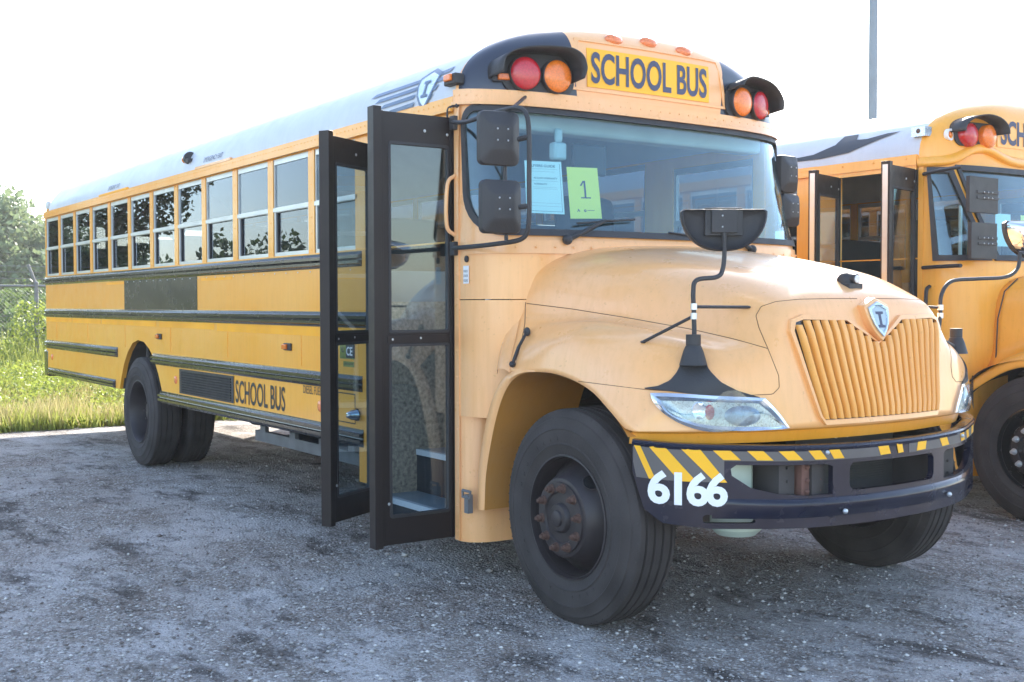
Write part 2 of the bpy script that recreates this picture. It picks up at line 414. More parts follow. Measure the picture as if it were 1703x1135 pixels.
tt_.links.new(ramp(tt_, _i.outputs['Random Per Island'], [(0, (.15, .12, .11)), (.3, (.27, .25, .24)), (.8, (.40, .38, .37)), (1, (.66, .64, .62))]), bb_.inputs['Base Color'])
pebbles()
#@@BUS@@

# ================================================================== body shell shared by both school buses
W = 1.22; ZE = 2.64; RB = .5; XREAR = -10.45; XDOOR0 = -1.93; XDOOR1 = -.95
PITCH = .6934; XR = -10.365; NW = 12; OPW = .60
def ysec(z, n=2.25):
    q = max(0, (z-ZE)/RB); return W*max(0.0, 1-q**n)**(1/n)
def section(k, n=2.25, steps=30):
    "roof section right eave -> left eave as (y, z)"
    o = []
    for i in range(steps+1):
        a = math.pi*i/steps; c, s_ = math.cos(a), math.sin(a)
        o.append((-W*k*math.copysign(abs(c)**(2/n), c), ZE+RB*(1-(1-k)*.5)*abs(s_)**(2/n)))
    return o
B0 = [(-.47, 0), (-.475, .3), (-.49, .6), (-.52, .83), (-.565, 1.0), (-.64, 1.12), (-.74, 1.19), (-.84, 1.22), (-.95, 1.22)]
T0 = [(-.72, 0), (-.725, .3), (-.735, .6), (-.76, .83), (-.79, .97), (-.83, 1.08), (-.875, 1.165), (-.915, 1.205), (-.95, 1.22)]
BS = [np.array(p) for p in catmull([(p[0], -p[1]) for p in B0], 6)]; TS = [np.array(p) for p in catmull([(p[0], -p[1]) for p in T0], 6)]
_len = [0.0]
for a, b in zip(BS[:-1], BS[1:]): _len.append(_len[-1]+float(np.linalg.norm(b-a)))
SL = _len[-1]
def front_xy(s, z):
    "plan position on the cab front at arc position s (negative = door side) and height z"
    a = min(abs(s), SL); i = min(len(_len)-2, max(0, int(np.searchsorted(_len, a))-1)); t = (a-_len[i])/(_len[i+1]-_len[i])
    b = BS[i]+(BS[i+1]-BS[i])*t; q = TS[i]+(TS[i+1]-TS[i])*t
    k = min(1, max(0, (z-1.84)/(ZE-1.84))); p = b+(q-b)*k
    return float(p[0]), (float(p[1]) if s < 0 else -float(p[1]))
def front_fn(off=0.0):
    def fn(u, v, w_):
        x, y = front_xy(u, v); x2, y2 = front_xy(u+.01 if u < 0 else u-.01, v)
        t = Vector((x2-x, y2-y, 0)); t.normalize(); nrm = Vector((-t.y, t.x, 0)) if u >= 0 else Vector((t.y, -t.x, 0))
        if nrm.x < -.2: nrm = -nrm
        d = w_+off; return (x+nrm.x*d, y+nrm.y*d, v)
    return fn
SC = list(np.arange(-1.5, 1.5, .07))
def cap_point(s, q, kx=1.0):
    z = ZE+.0+(RB+.005)*math.sin(q*math.pi/2)
    x, y = front_xy(s, ZE); wy = ysec(min(z, ZE+RB-.0005))/W
    zq = max(0, (z-2.93)/(ZE+RB+.005-2.93)); k = math.sqrt(max(0, 1-zq*zq))
    return (XDOOR1+(x-XDOOR1)*k*kx, y*max(wy, .02), z)

ARCH = [(-7.32, .69), (-7.27, .80), (-7.18, .94), (-7.04, 1.07), (-6.88, 1.16), (-6.70, 1.195), (-6.52, 1.18), (-6.36, 1.12), (-6.22, 1.03), (-6.10, .90), (-6.01, .77), (-5.97, .66)]
def rail(mb, x0, x1, z0, z1, sgn, m=0, ribs=2, d=.028):
    "black steel rub rail: flat flanges with raised ribs"
    h = z1-z0; prof = [(0, 0), (.006, 0), (.008, .12)]
    for k in range(ribs):
        a = .16+k*(.70/ribs); b = a+.70/ribs-.06
        prof += [(.010, a), (d, a+.05), (d, b-.05), (.012, b)]
    prof += [(.008, .88), (.006, 1), (0, 1)]
    G = []
    for x, k in ((x0, 0), (x0+.012, 1), (x1-.012, 1), (x1, 0)):
        G.append([(x, sgn*(W+p*max(k, .15)), z0+q*h) for p, q in prof])
    mb.grid(G, m)
    for G0 in (G[0], G[-1]): mb.add(G0, [tuple(range(len(G0)))], m)
def rivets(mb, pts, nrm, r=.006, m=0):
    n = Vector(nrm)
    a = n.orthogonal().normalized(); b = n.cross(a)
    for p in pts:
        p = Vector(p); V = [p+(a*math.cos(k*1.0472)+b*math.sin(k*1.0472))*r for k in range(6)]
        V += [p+n*r*.6+(a*math.cos(k*1.0472)+b*math.sin(k*1.0472))*r*.55 for k in range(6)]
        mb.add(V, [(k, (k+1) % 6, 6+(k+1) % 6, 6+k) for k in range(6)]+[(6, 7, 8, 9, 10, 11)], m)

def make_window():
    "split sash school bus window, local origin at its lower rear corner on the body side; built for the door side"
    m = MB(); H = .695; wd = OPW; mid = .335
    m.poly([(0, 0), (wd, 0), (wd, H), (0, H)], [[(.028, .03), (wd-.022, .03), (wd-.022, mid-.018), (.028, mid-.018)], [(.018, mid+.018), (wd-.014, mid+.018), (wd-.014, H-.038), (.018, H-.038)]], .03, lambda u, v, q: (u, .022+q, v))
    m.bx(.0, wd, .0, .012, mid-.014, mid+.014); m.bx(.028, .04, .018, .034, .03, mid-.02, 1)
    fr = m.build('window', ['aluminium', 'black_plastic'])
    a = MB(); a.bx(.024, wd-.018, .028, .033, .025, mid-.015); p1 = a.build('pane', 'glass_tint', fr)
    a = MB(); a.bx(.012, wd-.010, .016, .021, mid+.012, H-.034); a.build('pane', 'glass_tint', fr)
    return fr
WIN = None
def seat_mesh():
    m = MB(); m.box((0, 0, .42), (.42, .98, .12)); m.box((-.24, 0, .78), (.09, .98, .80), R=Matrix.Rotation(math.radians(-7), 3, 'Y')); 
    m.bx(-.2, -.16, -.45, -.41, 0, .4, 1); m.bx(-.2, -.16, .41, .45, 0, .4, 1); m.bx(.14, .18, -.45, -.41, 0, .4, 1)
    return m
SEAT = None
def make_body(root, yel='yellow_paint', roof='white_roof', plain=False):
    global WIN, SEAT
    # --- side walls
    for sg in (-1, 1):
        out = [(XREAR+.03, .69), (-7.33, .69)] + ARCH[1:-1] + [(-5.96, .655)]
        if sg < 0: out += [(-2.10, .655), (-2.10, .42), (XDOOR0, .42), (XDOOR0, ZE+.02), (XREAR+.03, ZE+.02)]
        else: out += [(XDOOR1, .655), (XDOOR1, ZE+.02), (XREAR+.03, ZE+.02)]
        holes = []
        for k in range(NW):
            x = XR+k*PITCH; x1 = x+OPW
            if sg < 0 and k == NW-1: x1 = min(x1, -2.11)
            holes.append([(x, 1.873), (x1, 1.873), (x1, 2.568), (x, 2.568)])
        if sg > 0: holes.append([(-1.83, 1.75), (-1.05, 1.75), (-1.05, 2.5), (-1.83, 2.5)])
        m = MB(); m.poly(out, holes, .045, lambda u, v, q: (u, sg*(W-.0225)+q*sg, v))
        pts = [(x, sg*W, z) for x in (XR+k*PITCH-.045 for k in range(1, NW)) for z in np.arange(1.9, 2.56, .11)] if sg < 0 else []
        if sg < 0:
            pts += [(-2.0, sg*W, z) for z in np.arange(.46, 2.6, .085)]
            pts += [(x, sg*W, 1.30) for x in np.arange(-10.3, -2.1, .6934) for z in (0,)]
            rivets(m, pts, (0, -1, 0), .006)
        wl = m.build('side_wall', yel, root)
        if sg < 0:
            # panel joints: lap seams standing 2 mm proud
            for x in np.arange(-9.9, -2.3, 1.387):
                s_ = MB(); s_.bx(x, x+.004, -W-.003, -W, 1.112, 1.328); s_.build('panel_seam', yel, root)
            s_ = MB(); AC = catmull([(x, 0, z) for x, z in ARCH], 4)
            s_.grid([[(p[0], y, p[2]) for p in AC] for y in (-W+.03, -.55)]); s_.bx(-7.36, -5.94, -.55, -.53, .69, 1.25); s_.build('wheel_well', 'chassis', root)
    # --- drip rail / header band with rivets
    m = MB()
    for sg in (-1, 1):
        m.bx(XREAR+.02, XDOOR1, sg*(W-.01), sg*(W+.014), 2.586, 2.650)
        m.bx(XREAR+.02, XDOOR1, sg*(W+.014), sg*(W+.032), 2.574, 2.590)
        m.bx(XREAR+.02, XDOOR1, sg*(W+.0), sg*(W+.010), 1.866, 1.876)
    rivets(m, [(x, -W-.014, 2.625) for x in np.arange(XREAR+.06, -1.0, .055)], (0, -1, 0), .0055)
    m.build('drip_rail', yel, root)
    # --- roof
    G = []
    for x, k in ((XREAR, .80), (XREAR+.015, .9), (XREAR+.05, .95), (XREAR+.12, .98), (XREAR+.25, 1.0), (-7.8, 1), (-5.2, 1), (-2.6, 1), (XDOOR1+.002, 1)):
        G.append([(x, y, z) for y, z in section(k)])
    m = MB(); m.grid(G); m.add(G[0], [tuple(range(len(G[0])))])
    m.build('roof', roof, root, sharp=50)
    # --- ceiling lining
    m = MB(); m.grid([[(x, y*.95, z-.06) for y, z in section(1)] for x in (XREAR+.1, -.98)]); m.build('ceiling', 'interior_grey', root, sharp=60)
    # --- rear wall
    m = MB(); m.poly([(-1.2, .69), (1.2, .69), (1.2, 2.68), (1.02, 2.95), (-1.02, 2.95), (-1.2, 2.68)], [rrect(-1.05, 1.88, -.5, 2.5, .05), rrect(.5, 1.88, 1.05, 2.5, .05), rrect(-.36, 1.7, .36, 2.4, .06)], .04, lambda u, v, q: (XREAR+.03+q, u, v))
    m.build('rear_wall', yel, root)
    # --- floor and inner lining
    m = MB(); m.bx(XREAR+.06, -7.4, -W+.05, W-.05, .93, .97); m.bx(-7.4, -5.9, -.54, .54, .93, .97); m.bx(-5.9, XDOOR0, -W+.05, W-.05, .93, .97); m.bx(XDOOR0, -.75, -.55, W-.05, .93, .97); m.bx(-.75, -.62, -.6, W-.2, .93, .97); m.build('floor', 'floor_rubber', root)
    m = MB(); m.bx(XREAR+.06, XDOOR0, -W+.05, -W+.065, 1.24, 1.865); m.bx(XREAR+.06, XDOOR1, W-.065, W-.05, 1.24, 1.74); m.build('wall_lining', 'interior_grey', root)
    # --- windows
    if WIN is None: WIN = make_window()
    first = WIN.parent is None
    for k in range(NW):
        x = XR+k*PITCH
        if first: wn = WIN; wn.parent = root; first = False; wn.location = (x, -W, 1.873)
        else: wn = copy_part(WIN, root, (x, -W, 1.873))
        if k == NW-1: wn.scale.x = .965*.43/.42 if False else (-2.11-x)/OPW
    for k in range(NW): copy_part(WIN, root, (XR+k*PITCH, W, 1.873), scale=(1, -1, 1))
    wn = copy_part(WIN, root, (-1.83, W, 1.75), scale=(.78/OPW, -1, .75/.695))
    # --- seats
    if SEAT is None: SEAT = seat_mesh().build('passenger_seat', ['seat_vinyl', 'chassis'], root, bevel=.02)
    for k in range(11):
        for sy in (-.66, .66):
            x = -9.85+k*.72
            if k == 0 and sy < 0 and SEAT.parent == root: SEAT.location = (x, sy, .97)
            else: copy_part(SEAT, root, (x, sy, .97))

def tyre_profile(R=.52, wd=.27, ri=.295):
    h = wd/2
    return [(ri-.012, -h+.035), (ri, -h+.012), (ri+.02, -h+.008), (ri+.05, -h-.004), (ri+.055, -h-.008), (ri+.062, -h-.003), (ri+.10, -h-.010), (ri+.125, -h-.008), (ri+.13, -h-.012), (ri+.137, -h-.007), (R-.055, -h+.004), (R-.045, -h+.004), (R-.040, -h+.012), (R-.014, -h+.020), (R-.004, -h+.028),
            (R, -h+.045), (R, -.082), (R-.012, -.079), (R-.012, -.070), (R, -.067), (R, -.032), (R-.012, -.029), (R-.012, -.021), (R, -.018), (R, .018), (R-.012, .021), (R-.012, .029), (R, .032), (R, .067), (R-.012, .070), (R-.012, .079), (R, .082),
            (R, h-.045), (R-.012, h-.024), (R-.05, h-.004), (ri+.13, h+.008), (ri+.05, h+.004), (ri, h-.012), (ri-.012, h-.035)]
def make_wheel(parent, loc, sgn, front=True, R=.52, hub='rust', rimm='rim_steel'):
    "wheel (tyre mesh) with rim, hub and wheel nuts as sub-parts; local y = axle, outer face towards sgn"
    m = MB(); m.lathe(tyre_profile(R), n=72, sgn=1)
    for k in range(72):   # sidewall lettering ridge & tread sipes
        a = 2*math.pi*k/72; c, s_ = math.cos(a), math.sin(a)
        for yy in (-.11, .11): m.box(((R-.020)*c, yy, (R-.020)*s_), (.02, .012, .006), R=Matrix.Rotation(-a, 3, 'Y'))
    for k in range(40):
        a = 2*math.pi*k/40
        if k % 10 in (0, 5, 9): continue
        m.box(((.295+.085)*math.cos(a), sgn*(.135+.0075), (.295+.085)*math.sin(a)), (.022, .004, .016), R=Matrix.Rotation(-a, 3, 'Y'))
    w_ = m.build('wheel', 'rubber', parent, loc, sharp=28)
    # flatten the contact patch slightly
    for v in w_.data.vertices:
        if v.co.z < -R+.012: v.co.z = -R+.012-(-v.co.z-(R-.012))*.15; 
    w_.location.z = loc[2]-.008
    o = -1
    if front:
        prof = [(.302, .118), (.300, .130), (.292, .132), (.286, .118), (.281, .06), (.272, .03), (.25, .045), (.215, .105), (.196, .142), (.188, .155), (.175, .158), (.0, .158)]
        fl = .158; hr = .232; hh = .087
    else:
        prof = [(.302, .118), (.300, .130), (.292, .132), (.284, .118), (.272, .06), (.262, -.02), (.250, -.075), (.225, -.10), (.19, -.108), (.0, -.108)]
        fl = -.108; hr = .232; hh = -.096
    m = MB(); m.lathe(prof, n=64, sgn=sgn)
    m.lathe([(.302, -.118), (.286, -.118), (.27, .03)] if front else [(.302, -.118), (.286, -.118), (.255, -.07)], n=48, sgn=sgn)
    rim = m.build('rim', rimm, w_, sharp=40)
    # hand holes: dark punched recess with a rolled edge
    m = MB()
    for k in range(2 if front else 5):
        a = math.radians(52+k*(180 if front else 72)); c = Vector((math.cos(a)*hr, 0, math.sin(a)*hr)); sl = math.atan2(.07, .035) if front else .5
        nrm = (Vector((math.cos(a)*math.sin(sl), sgn*math.cos(sl), math.sin(a)*math.sin(sl))) if front else Vector((-math.cos(a)*.3, sgn, -math.sin(a)*.3))).normalized()
        A = nrm.orthogonal().normalized(); Bq = nrm.cross(A); r = .042
        ctr = c+Vector((0, sgn*hh, 0))
        ring = [[ctr+nrm*h_+(A*math.cos(t)+Bq*math.sin(t))*q for t in np.linspace(0, 2*math.pi, 20, endpoint=False)] for q, h_ in ((r+.005, .001), (r+.003, .004), (r, .002), (r-.003, .0015))]
        m.grid(ring, 0, cv=True); m.add([ctr+nrm*.002+(A*math.cos(t)+Bq*math.sin(t))*(r-.003) for t in np.linspace(0, 2*math.pi, 20, endpoint=False)], [tuple(range(20))], 1)
    m.build('hand_hole', [rimm, 'black_gloss'], w_)
    m = MB()
    if front: m.lathe([(.172, .158), (.170, .168), (.125, .168), (.118, .156), (.108, .135), (.078, .135), (.070, .172), (.062, .180), (.040, .182), (.036, .192), (.026, .196), (0, .196)], n=40, sgn=sgn)
    else: m.lathe([(.17, -.108), (.168, -.10), (.13, -.098), (.12, -.02), (.105, .02), (.09, .035), (.06, .04), (0, .04)], n=40, sgn=sgn)
    for k in range(6):
        a = math.radians(k*60); q = .092 if front else .085; y0 = .134 if front else .036
        m.cyl((math.cos(a)*q, sgn*y0, math.sin(a)*q), (math.cos(a)*q, sgn*(y0+.016), math.sin(a)*q), .010, .009, 8)
    m.build('hub', 'rim_steel', w_, sharp=35)
    n0 = None
    for k in range(10):
        a = math.radians(k*36+8); c, s_ = math.cos(a)*.146, math.sin(a)*.146; y0 = fl+(.010 if front else .008)
        if n0 is None:
            m = MB(); m.cyl((0, 0, 0), (0, sgn*.006, 0), .024, .022, 14); m.cyl((0, sgn*.006, 0), (0, sgn*.026, 0), .018, .017, 6); m.cyl((0, sgn*.026, 0), (0, sgn*.040, 0), .0105, .009, 10)
            n0 = m.build('wheel_nut', hub, w_, (c, sgn*y0, s_), sharp=30)
        else: copy_part(n0, w_, (c, sgn*y0, s_))
    return w_

# ================================================================== the near school bus
bus = empty('school_bus', (0, 0, 0), 'yellow school bus numbered 6166 with both black entrance doors folded open, parked nearest the camera', 'school bus', 'school buses parked side by side')
make_body(bus)
def add_rails():
    m = MB(); rail(m, XREAR+.01, -2.05, 1.770, 1.865, -1, ribs=2)
    rivets(m, [(x, -W-.004, 1.752) for x in np.arange(-7.0, -2.1, .2)], (0, -1, 0), .006, 1); m.build('rub_rail', ['black_gloss', 'aluminium'], bus)
    for a in ((XREAR+.01, XDOOR0-.02, 1.385, 1.485), (XREAR+.01, -7.38, 1.005, 1.105), (-6.25, -2.05, .985, 1.085), (-10.32, -7.47, .69, .775), (-6.05, -2.04, .64, .75)):
        m = MB(); rail(m, *a, -1); rivets(m, [(x, -W-.007, a[2]+.008) for x in np.arange(a[0]+.05, a[1]-.03, .10)]+[(x, -W-.007, a[3]-.007) for x in np.arange(a[0]+.05, a[1]-.03, .10)], (0, -1, 0), .004)
        m.build('rub_rail', 'black_gloss', bus)
    for z0, z1 in ((1.77, 1.865), (1.385, 1.485), (.985, 1.085), (.64, .75)):
        m = MB(); rail(m, XREAR+.01, XDOOR1, z0, z1, 1) if z0 > 1.2 else rail(m, -5.95, XDOOR1, z0, z1, 1); m.build('rub_rail', 'black_gloss', bus)
add_rails()
# black repainted panel and reflective tapes
m = MB(); m.bx(-7.125, -5.035, -W-.003, -W, 1.486, 1.769); rivets(m, [(-5.72, -W-.003, z) for z in np.arange(1.5, 1.76, .05)], (0, -1, 0), .005); m.build('black_panel', 'black_gloss', bus)
for x0, x1, z0, z1 in [(-10.42, -9.2, 1.33, 1.383), (-9.15, -8.0, 1.33, 1.383), (-7.95, -6.15, 1.33, 1.383), (-6.05, -4.65, 1.33, 1.383), (-4.58, -2.2, 1.32, 1.383), (-7.75, -7.14, 1.735, 1.757), (-4.93, -4.25, 1.728, 1.75), (-2.19, -2.02, 1.30, 1.383)]:
    m = MB(); m.bx(x0, x1, -W-.002, -W-.0005, z0, z1); m.build('reflective_tape', 'tape_yellow', bus)
side = lambda off=0: (lambda u, v, q: (u, -W-off-abs(q), v))
m = MB(); m.text('SCHOOL BUS', -4.19, .772, -3.24, .948, side(.001), .002, .012); m.build('side_lettering', 'letter_dark', bus)
m = MB(); m.text('DIESEL FUEL', -2.93, .925, -2.64, .98, side(.001), .002, .0); m.build('fuel_lettering', 'letter_dark', bus)
m = MB(); m.poly([(-5.5, .762), (-4.22, .762), (-4.22, .975), (-5.5, .975)], [[(-5.46, .775), (-4.27, .775), (-4.27, .955), (-5.46, .955)]], .008, side(.002))
for x in np.arange(-5.45, -4.28, .026): m.bx(x, x+.010, -W-.008, -W-.002, .775, .955)
for z in np.arange(.785, .955, .021): m.bx(-5.46, -4.27, -W-.007, -W-.0015, z, z+.007)
m.bx(-5.46, -4.27, -W-.0012, -W, .775, .955, 1); m.build('air_vent', ['black_plastic', 'black_gloss'], bus)
for x, z, r in ((-5.61, .872, .033), (-2.665, .853, .036), (-10.146, .904, .034)):
    m = MB(); m.lathe([(0, .012), (r*.7, .011), (r, .006), (r+.003, 0)], (x, -W, z), 'Y', 20, sgn=-1); m.build('side_reflector', 'lens_orange', bus)
for x, z in ((-6.04, 1.243), (-3.18, 1.235)):
    m = MB(); m.bx(x-.062, x+.062, -W-.014, -W, z-.026, z+.026); c = m.build('clearance_lamp', 'black_plastic', bus, bevel=.006)
    m = MB(); m.bx(x-.055, x+.012, -W-.032, -W-.012, z-.018, z+.018); m.build('lamp_lens', 'lens_amber', c, bevel=.005)
# fuel door, latch, dome lamp, side emblem
m = MB(); m.poly([(-2.62, .775), (-2.148, .775), (-2.148, .968), (-2.62, .968)], [[(-2.612, .783), (-2.156, .783), (-2.156, .96), (-2.612, .96)]], .003, side(.000)); m.build('fuel_door_gap', 'letter_dark', bus)
m = MB(); m.bx(-2.612, -2.156, -W-.004, -W, .783, .96); fd = m.build('fuel_door', 'yellow_paint', bus); m = MB(); m.bx(-2.45, -2.38, -W-.010, -W-.003, .855, .88); m.build('latch', 'black_plastic', fd)
m = MB(); m.lathe([(.042, 0), (.042, .018), (.034, .030), (.031, .055), (.016, .085), (0, .09)], (-2.10, -W, .842), 'Y', 24, sgn=-1); m.build('dome_lamp', 'chrome', bus)
m = MB(); m.poly(rrect(-2.36, 1.185, -2.15, 1.285, .008), [], .006, side(.001)); m.poly(rrect(-2.31, 1.135, -2.16, 1.17, .004), [], .006, side(.001)); em = m.build('side_emblem', 'chrome', bus)
m = MB(); m.poly(rrect(-2.265, 1.192, -2.155, 1.28, .01), [], .004, side(.006)); m.text('INTEGRATED', -2.30, 1.146, -2.17, 1.16, side(.006), .002)
m.text('U', -2.33, 1.225, -2.30, 1.26, side(.006), .002, .02); m.build('emblem_dark', 'letter_dark', em)
m = MB(); m.text('CE', -2.25, 1.208, -2.165, 1.264, side(.010), .002, .02); m.build('emblem_letters', 'white_vinyl', em)
# rear corner bumper end, licence lamp
m = MB(); m.bx(XREAR-.10, XREAR+.10, -W-.004, W+.004, .66, .98); m.build('rear_bumper', 'black_gloss', bus, bevel=.02)
m = MB(); m.ball((XREAR-.02, -W+.06, 2.76), .04); m.bx(XREAR-.03, XREAR+.06, -W+.02, -W+.10, 2.70, 2.74); m.build('rear_roof_lamp', 'beige_plastic', bus)
# EXIT markings on roof edge and header tabs
def roof_side(off=.003):
    return lambda u, v, q: (u, -(ysec(v)+off+abs(q)), v+off*.4)
for x0, x1, t0, t1 in ((-4.86, -4.43, -5.02, -4.22), (-7.66, -7.26, -7.95, -6.95)):
    m = MB(); m.text('EMERGENCY EXIT', x0, 2.695, x1, 2.735, roof_side(), .001); m.build('exit_lettering', 'letter_navy', bus)
    m = MB(); m.bx(t0, t1, -W-.018, -W+.01, 2.648, 2.672); m.build('header_tab', 'tape_yellow' if x0 < -7 else 'yellow_veiled', bus, bevel=.004)
m = MB(); m.lathe([(.055, 0), (.055, .02), (.05, .05), (.03, .09), (.025, .10)], (-5.25, -W+.03, 2.775), 'X', 18, sgn=-1, caps=True); m.bx(-5.24, -5.18, -W-.02, -W+.07, 2.735, 2.765); bl = m.build('roof_horn', 'black_plastic', bus)
m = MB(); m.lathe([(.036, .10), (.034, .135), (.02, .145), (0, .147)], (-5.25, -W+.03, 2.775), 'X', 18, sgn=-1); m.build('lamp_lens', 'lens_amber', bl)
# roof side decal: shield with wing stripes
m = MB()
for k in range(4):
    z = 2.805-k*.045; x0 = -1.98+k*.085; x1 = -1.40+k*.0
    m.poly([(x0, z-.014), (x1, z-.008), (x1+.012, z+.016), (x0+.05, z+.008)], [], .001, roof_side(.004), cuts=np.arange(x0, x1, .1))
    xa = -1.20+k*-.02; xb = -1.05-k*.045
    m.poly([(xa, z-.012+.012), (xb-.02, z-.004+.012), (xb, z+.024+.012), (xa, z+.014+.012)], [], .001, roof_side(.004))
m.build('roof_decal_stripes', 'stripe_blue', bus)
def shield(cx, cz, w_, h):
    pts = [(-.5, .33), (-.30, .40), (-.10, .47), (0, .5), (.10, .47), (.30, .40), (.5, .33), (.46, .10), (.36, -.14), (.20, -.34), (0, -.5), (-.20, -.34), (-.36, -.14), (-.46, .10)]
    return [(cx+p[0]*w_, cz+p[1]*h) for p in pts]
m = MB(); m.poly(shield(-1.28, 2.745, .235, .25), [shield(-1.28, 2.745, .195, .205)], .002, roof_side(.006)); s1 = m.build('roof_decal_shield', 'stripe_blue', bus)
m = MB(); m.poly(shield(-1.28, 2.745, .19, .20), [], .002, roof_side(.0055)); m.build('shield_field', 'emblem_silver', s1)
m = MB(); m.poly([(-1.315, 2.695), (-1.245, 2.695), (-1.245, 2.710), (-1.268, 2.712), (-1.268, 2.775), (-1.245, 2.777), (-1.245, 2.792), (-1.315, 2.792), (-1.315, 2.777), (-1.292, 2.775), (-1.292, 2.712), (-1.315, 2.710)], [], .001, roof_side(.009)); m.build('shield_mark', 'stripe_blue', s1)

# ---- cab front: frame round the windscreen, cowl strip, corner panels
SG = SL-.115
def make_cab(root, yel, top_off=0):
    m = MB(); WS = rrect(-SG, 1.895, SG, 2.605, .1, 8, (.24, .24, .13, .13))
    m.poly([(-SL, 1.80), (SL, 1.80), (SL, ZE+.03), (-SL, ZE+.03)], [WS], .03, front_fn(-.015), cuts=SC, cutv=[2.0, 2.2, 2.4])
    for sg in (-1, 1):    # corner panels: upper bulge and set-back lower drum
        G = []
        for z, e in ((.93, .36), (1.03, .40), (1.12, .50), (1.2, .62), (1.555, .62)):
            G.append([front_xy(sg*s_, z)+(z,) for s_ in np.linspace(SL, SL-e, 24)])
        m.grid(G); G = []
        for z in (1.560, 1.70, 1.80): G.append([(x, y+.004*0, z) for x, y in (front_xy(sg*s_, z) for s_ in np.linspace(SL, SL-.75, 24))])
        m.grid(G)
    fr = m.build('windscreen_frame', yel, root)
    m = MB(); 
    s0 = .78
    m.poly([(-SL+.11, 1.80), (SL-.11, 1.80), (SL-.11, 1.872), (-SL+.11, 1.872)], [], .006, front_fn(.008), cuts=SC)
    for s_ in np.arange(-1.2, 1.25, .11):
        x, y = front_xy(s_, 1.835); rivets(m, [(x+.014, y, 1.835)], (1, 0, 0), .007)
    m.build('cowl_strip', yel, root)
    for sg in (-1, 1):
        m = MB(); LP = catmull([(-.95, 1.215), (-.90, 1.215), (-.845, 1.185), (-.805, 1.12), (-.79, 1.03), (-.785, .85)], 5)
        m.grid([[(p[0], sg*p[1], z) for p in LP] for z in (.245, .6, .93)])
        top = [(p[0], sg*p[1], .93) for p in LP]; up = [front_xy(sg*s_, .93)+(.93,) for s_ in np.linspace(SL, SL-.40, len(LP))]
        m.grid([top, up]); m.bx(-.948, -.905, sg*W, sg*(W+.008), .25, 2.6)
        if sg < 0: rivets(m, [(-.926, sg*(W+.008), z) for z in np.arange(.3, 2.6, .14)], (0, sg, 0), .007)
        m.build('corner_panel', yel, root)
    # firewall and inner pillar
    m = MB(); m.bx(-.82, -.78, -1.0, 1.0, .5, 1.8); m.build('firewall', 'chassis', root)
    # glass and gasket
    m = MB(); m.poly(rrect(-SG+.0, 1.895, SG, 2.605, .1, 8, (.24, .24, .13, .13)), [rrect(-SG+.035, 1.93, SG-.035, 2.57, .1, 8, (.21, .21, .10, .10))], .03, front_fn(.002), cuts=SC)
    gk = m.build('windscreen_gasket', 'black_plastic', root)
    m = MB(); m.poly(rrect(-SG+.02, 1.915, SG-.02, 2.585, .1, 8, (.225, .225, .115, .115)), [], .006, front_fn(-.002), cuts=SC, cutv=[2.1, 2.3, 2.5]); m.build('windscreen', 'glass_screen', gk)
make_cab(bus, 'yellow_veiled')
# ---- front cap (roof dome over the windscreen)
def make_cap(root, mname, lip=True):
    ss = np.linspace(-SL, SL, 73); m = MB()
    G = [[cap_point(s_, q) for s_ in ss] for q in np.linspace(0, 1, 26)]
    m.grid(G); c = m.build('front_cap', mname, root, sharp=60)
    return c
cap = make_cap(bus, 'cap_paint')
m = MB(); m.poly([(-SL, 2.618), (SL, 2.618), (SL, 2.688), (-SL, 2.688)], [], .014, front_fn(.010), cuts=SC); m.poly([(-SL, 2.604), (SL, 2.604), (SL, 2.620), (-SL, 2.620)], [], .03, front_fn(.016), cuts=SC)
for s_ in np.arange(-SL+.03, SL, .075):
    x, y = front_xy(s_, 2.655); f = front_fn(.017)(s_, 2.655, 0); g = front_fn(.03)(s_, 2.655, 0); rivets(m, [f], (Vector(g)-Vector(f)).normalized(), .006)
m.build('cap_band', 'yellow_veiled', bus)
cap_bvh = BVHTree.FromPolygons([tuple(v.co) for v in cap.data.vertices], [tuple(p.vertices) for p in cap.data.polygons])
def cap_fn(off=.004):
    "(y, z) -> point on the cap face"
    def fn(u, v, q):
        h = cap_bvh.ray_cast(Vector((2, u, v)), Vector((-1, 0, 0)))
        x = h[0].x if h[0] else -.9; n = h[1] if h[0] else Vector((1, 0, 0))
        if n.x < 0: n = -n
        p = Vector((x, u, v))+n*(off+q); return tuple(p)
    return fn
CY_ = list(np.arange(-1.1, 1.1, .05))
m = MB(); m.poly([(-.60, 2.725), (.60, 2.725), (.55, 3.02), (-.55, 3.02)], [[(-.575, 2.74), (.575, 2.74), (.53, 3.003), (-.53, 3.003)]], .010, cap_fn(.003), cuts=CY_, cutv=[2.8, 2.9]); m.build('sign_surround', 'yellow_veiled', bus)
m = MB(); m.poly([(-.487, 2.750), (.448, 2.750), (.448, 2.966), (-.487, 2.966)], [], .004, cap_fn(.004), cuts=CY_, cutv=[2.8, 2.85, 2.9]); sg_ = m.build('destination_sign', 'sign_yellow', bus)
m = MB(); m.text('SCHOOL BUS', -.462, 2.772, .428, 2.948, cap_fn(.007), .002, .024, cuts=24, spacing=1.0); m.build('sign_lettering', 'letter_navy', sg_)
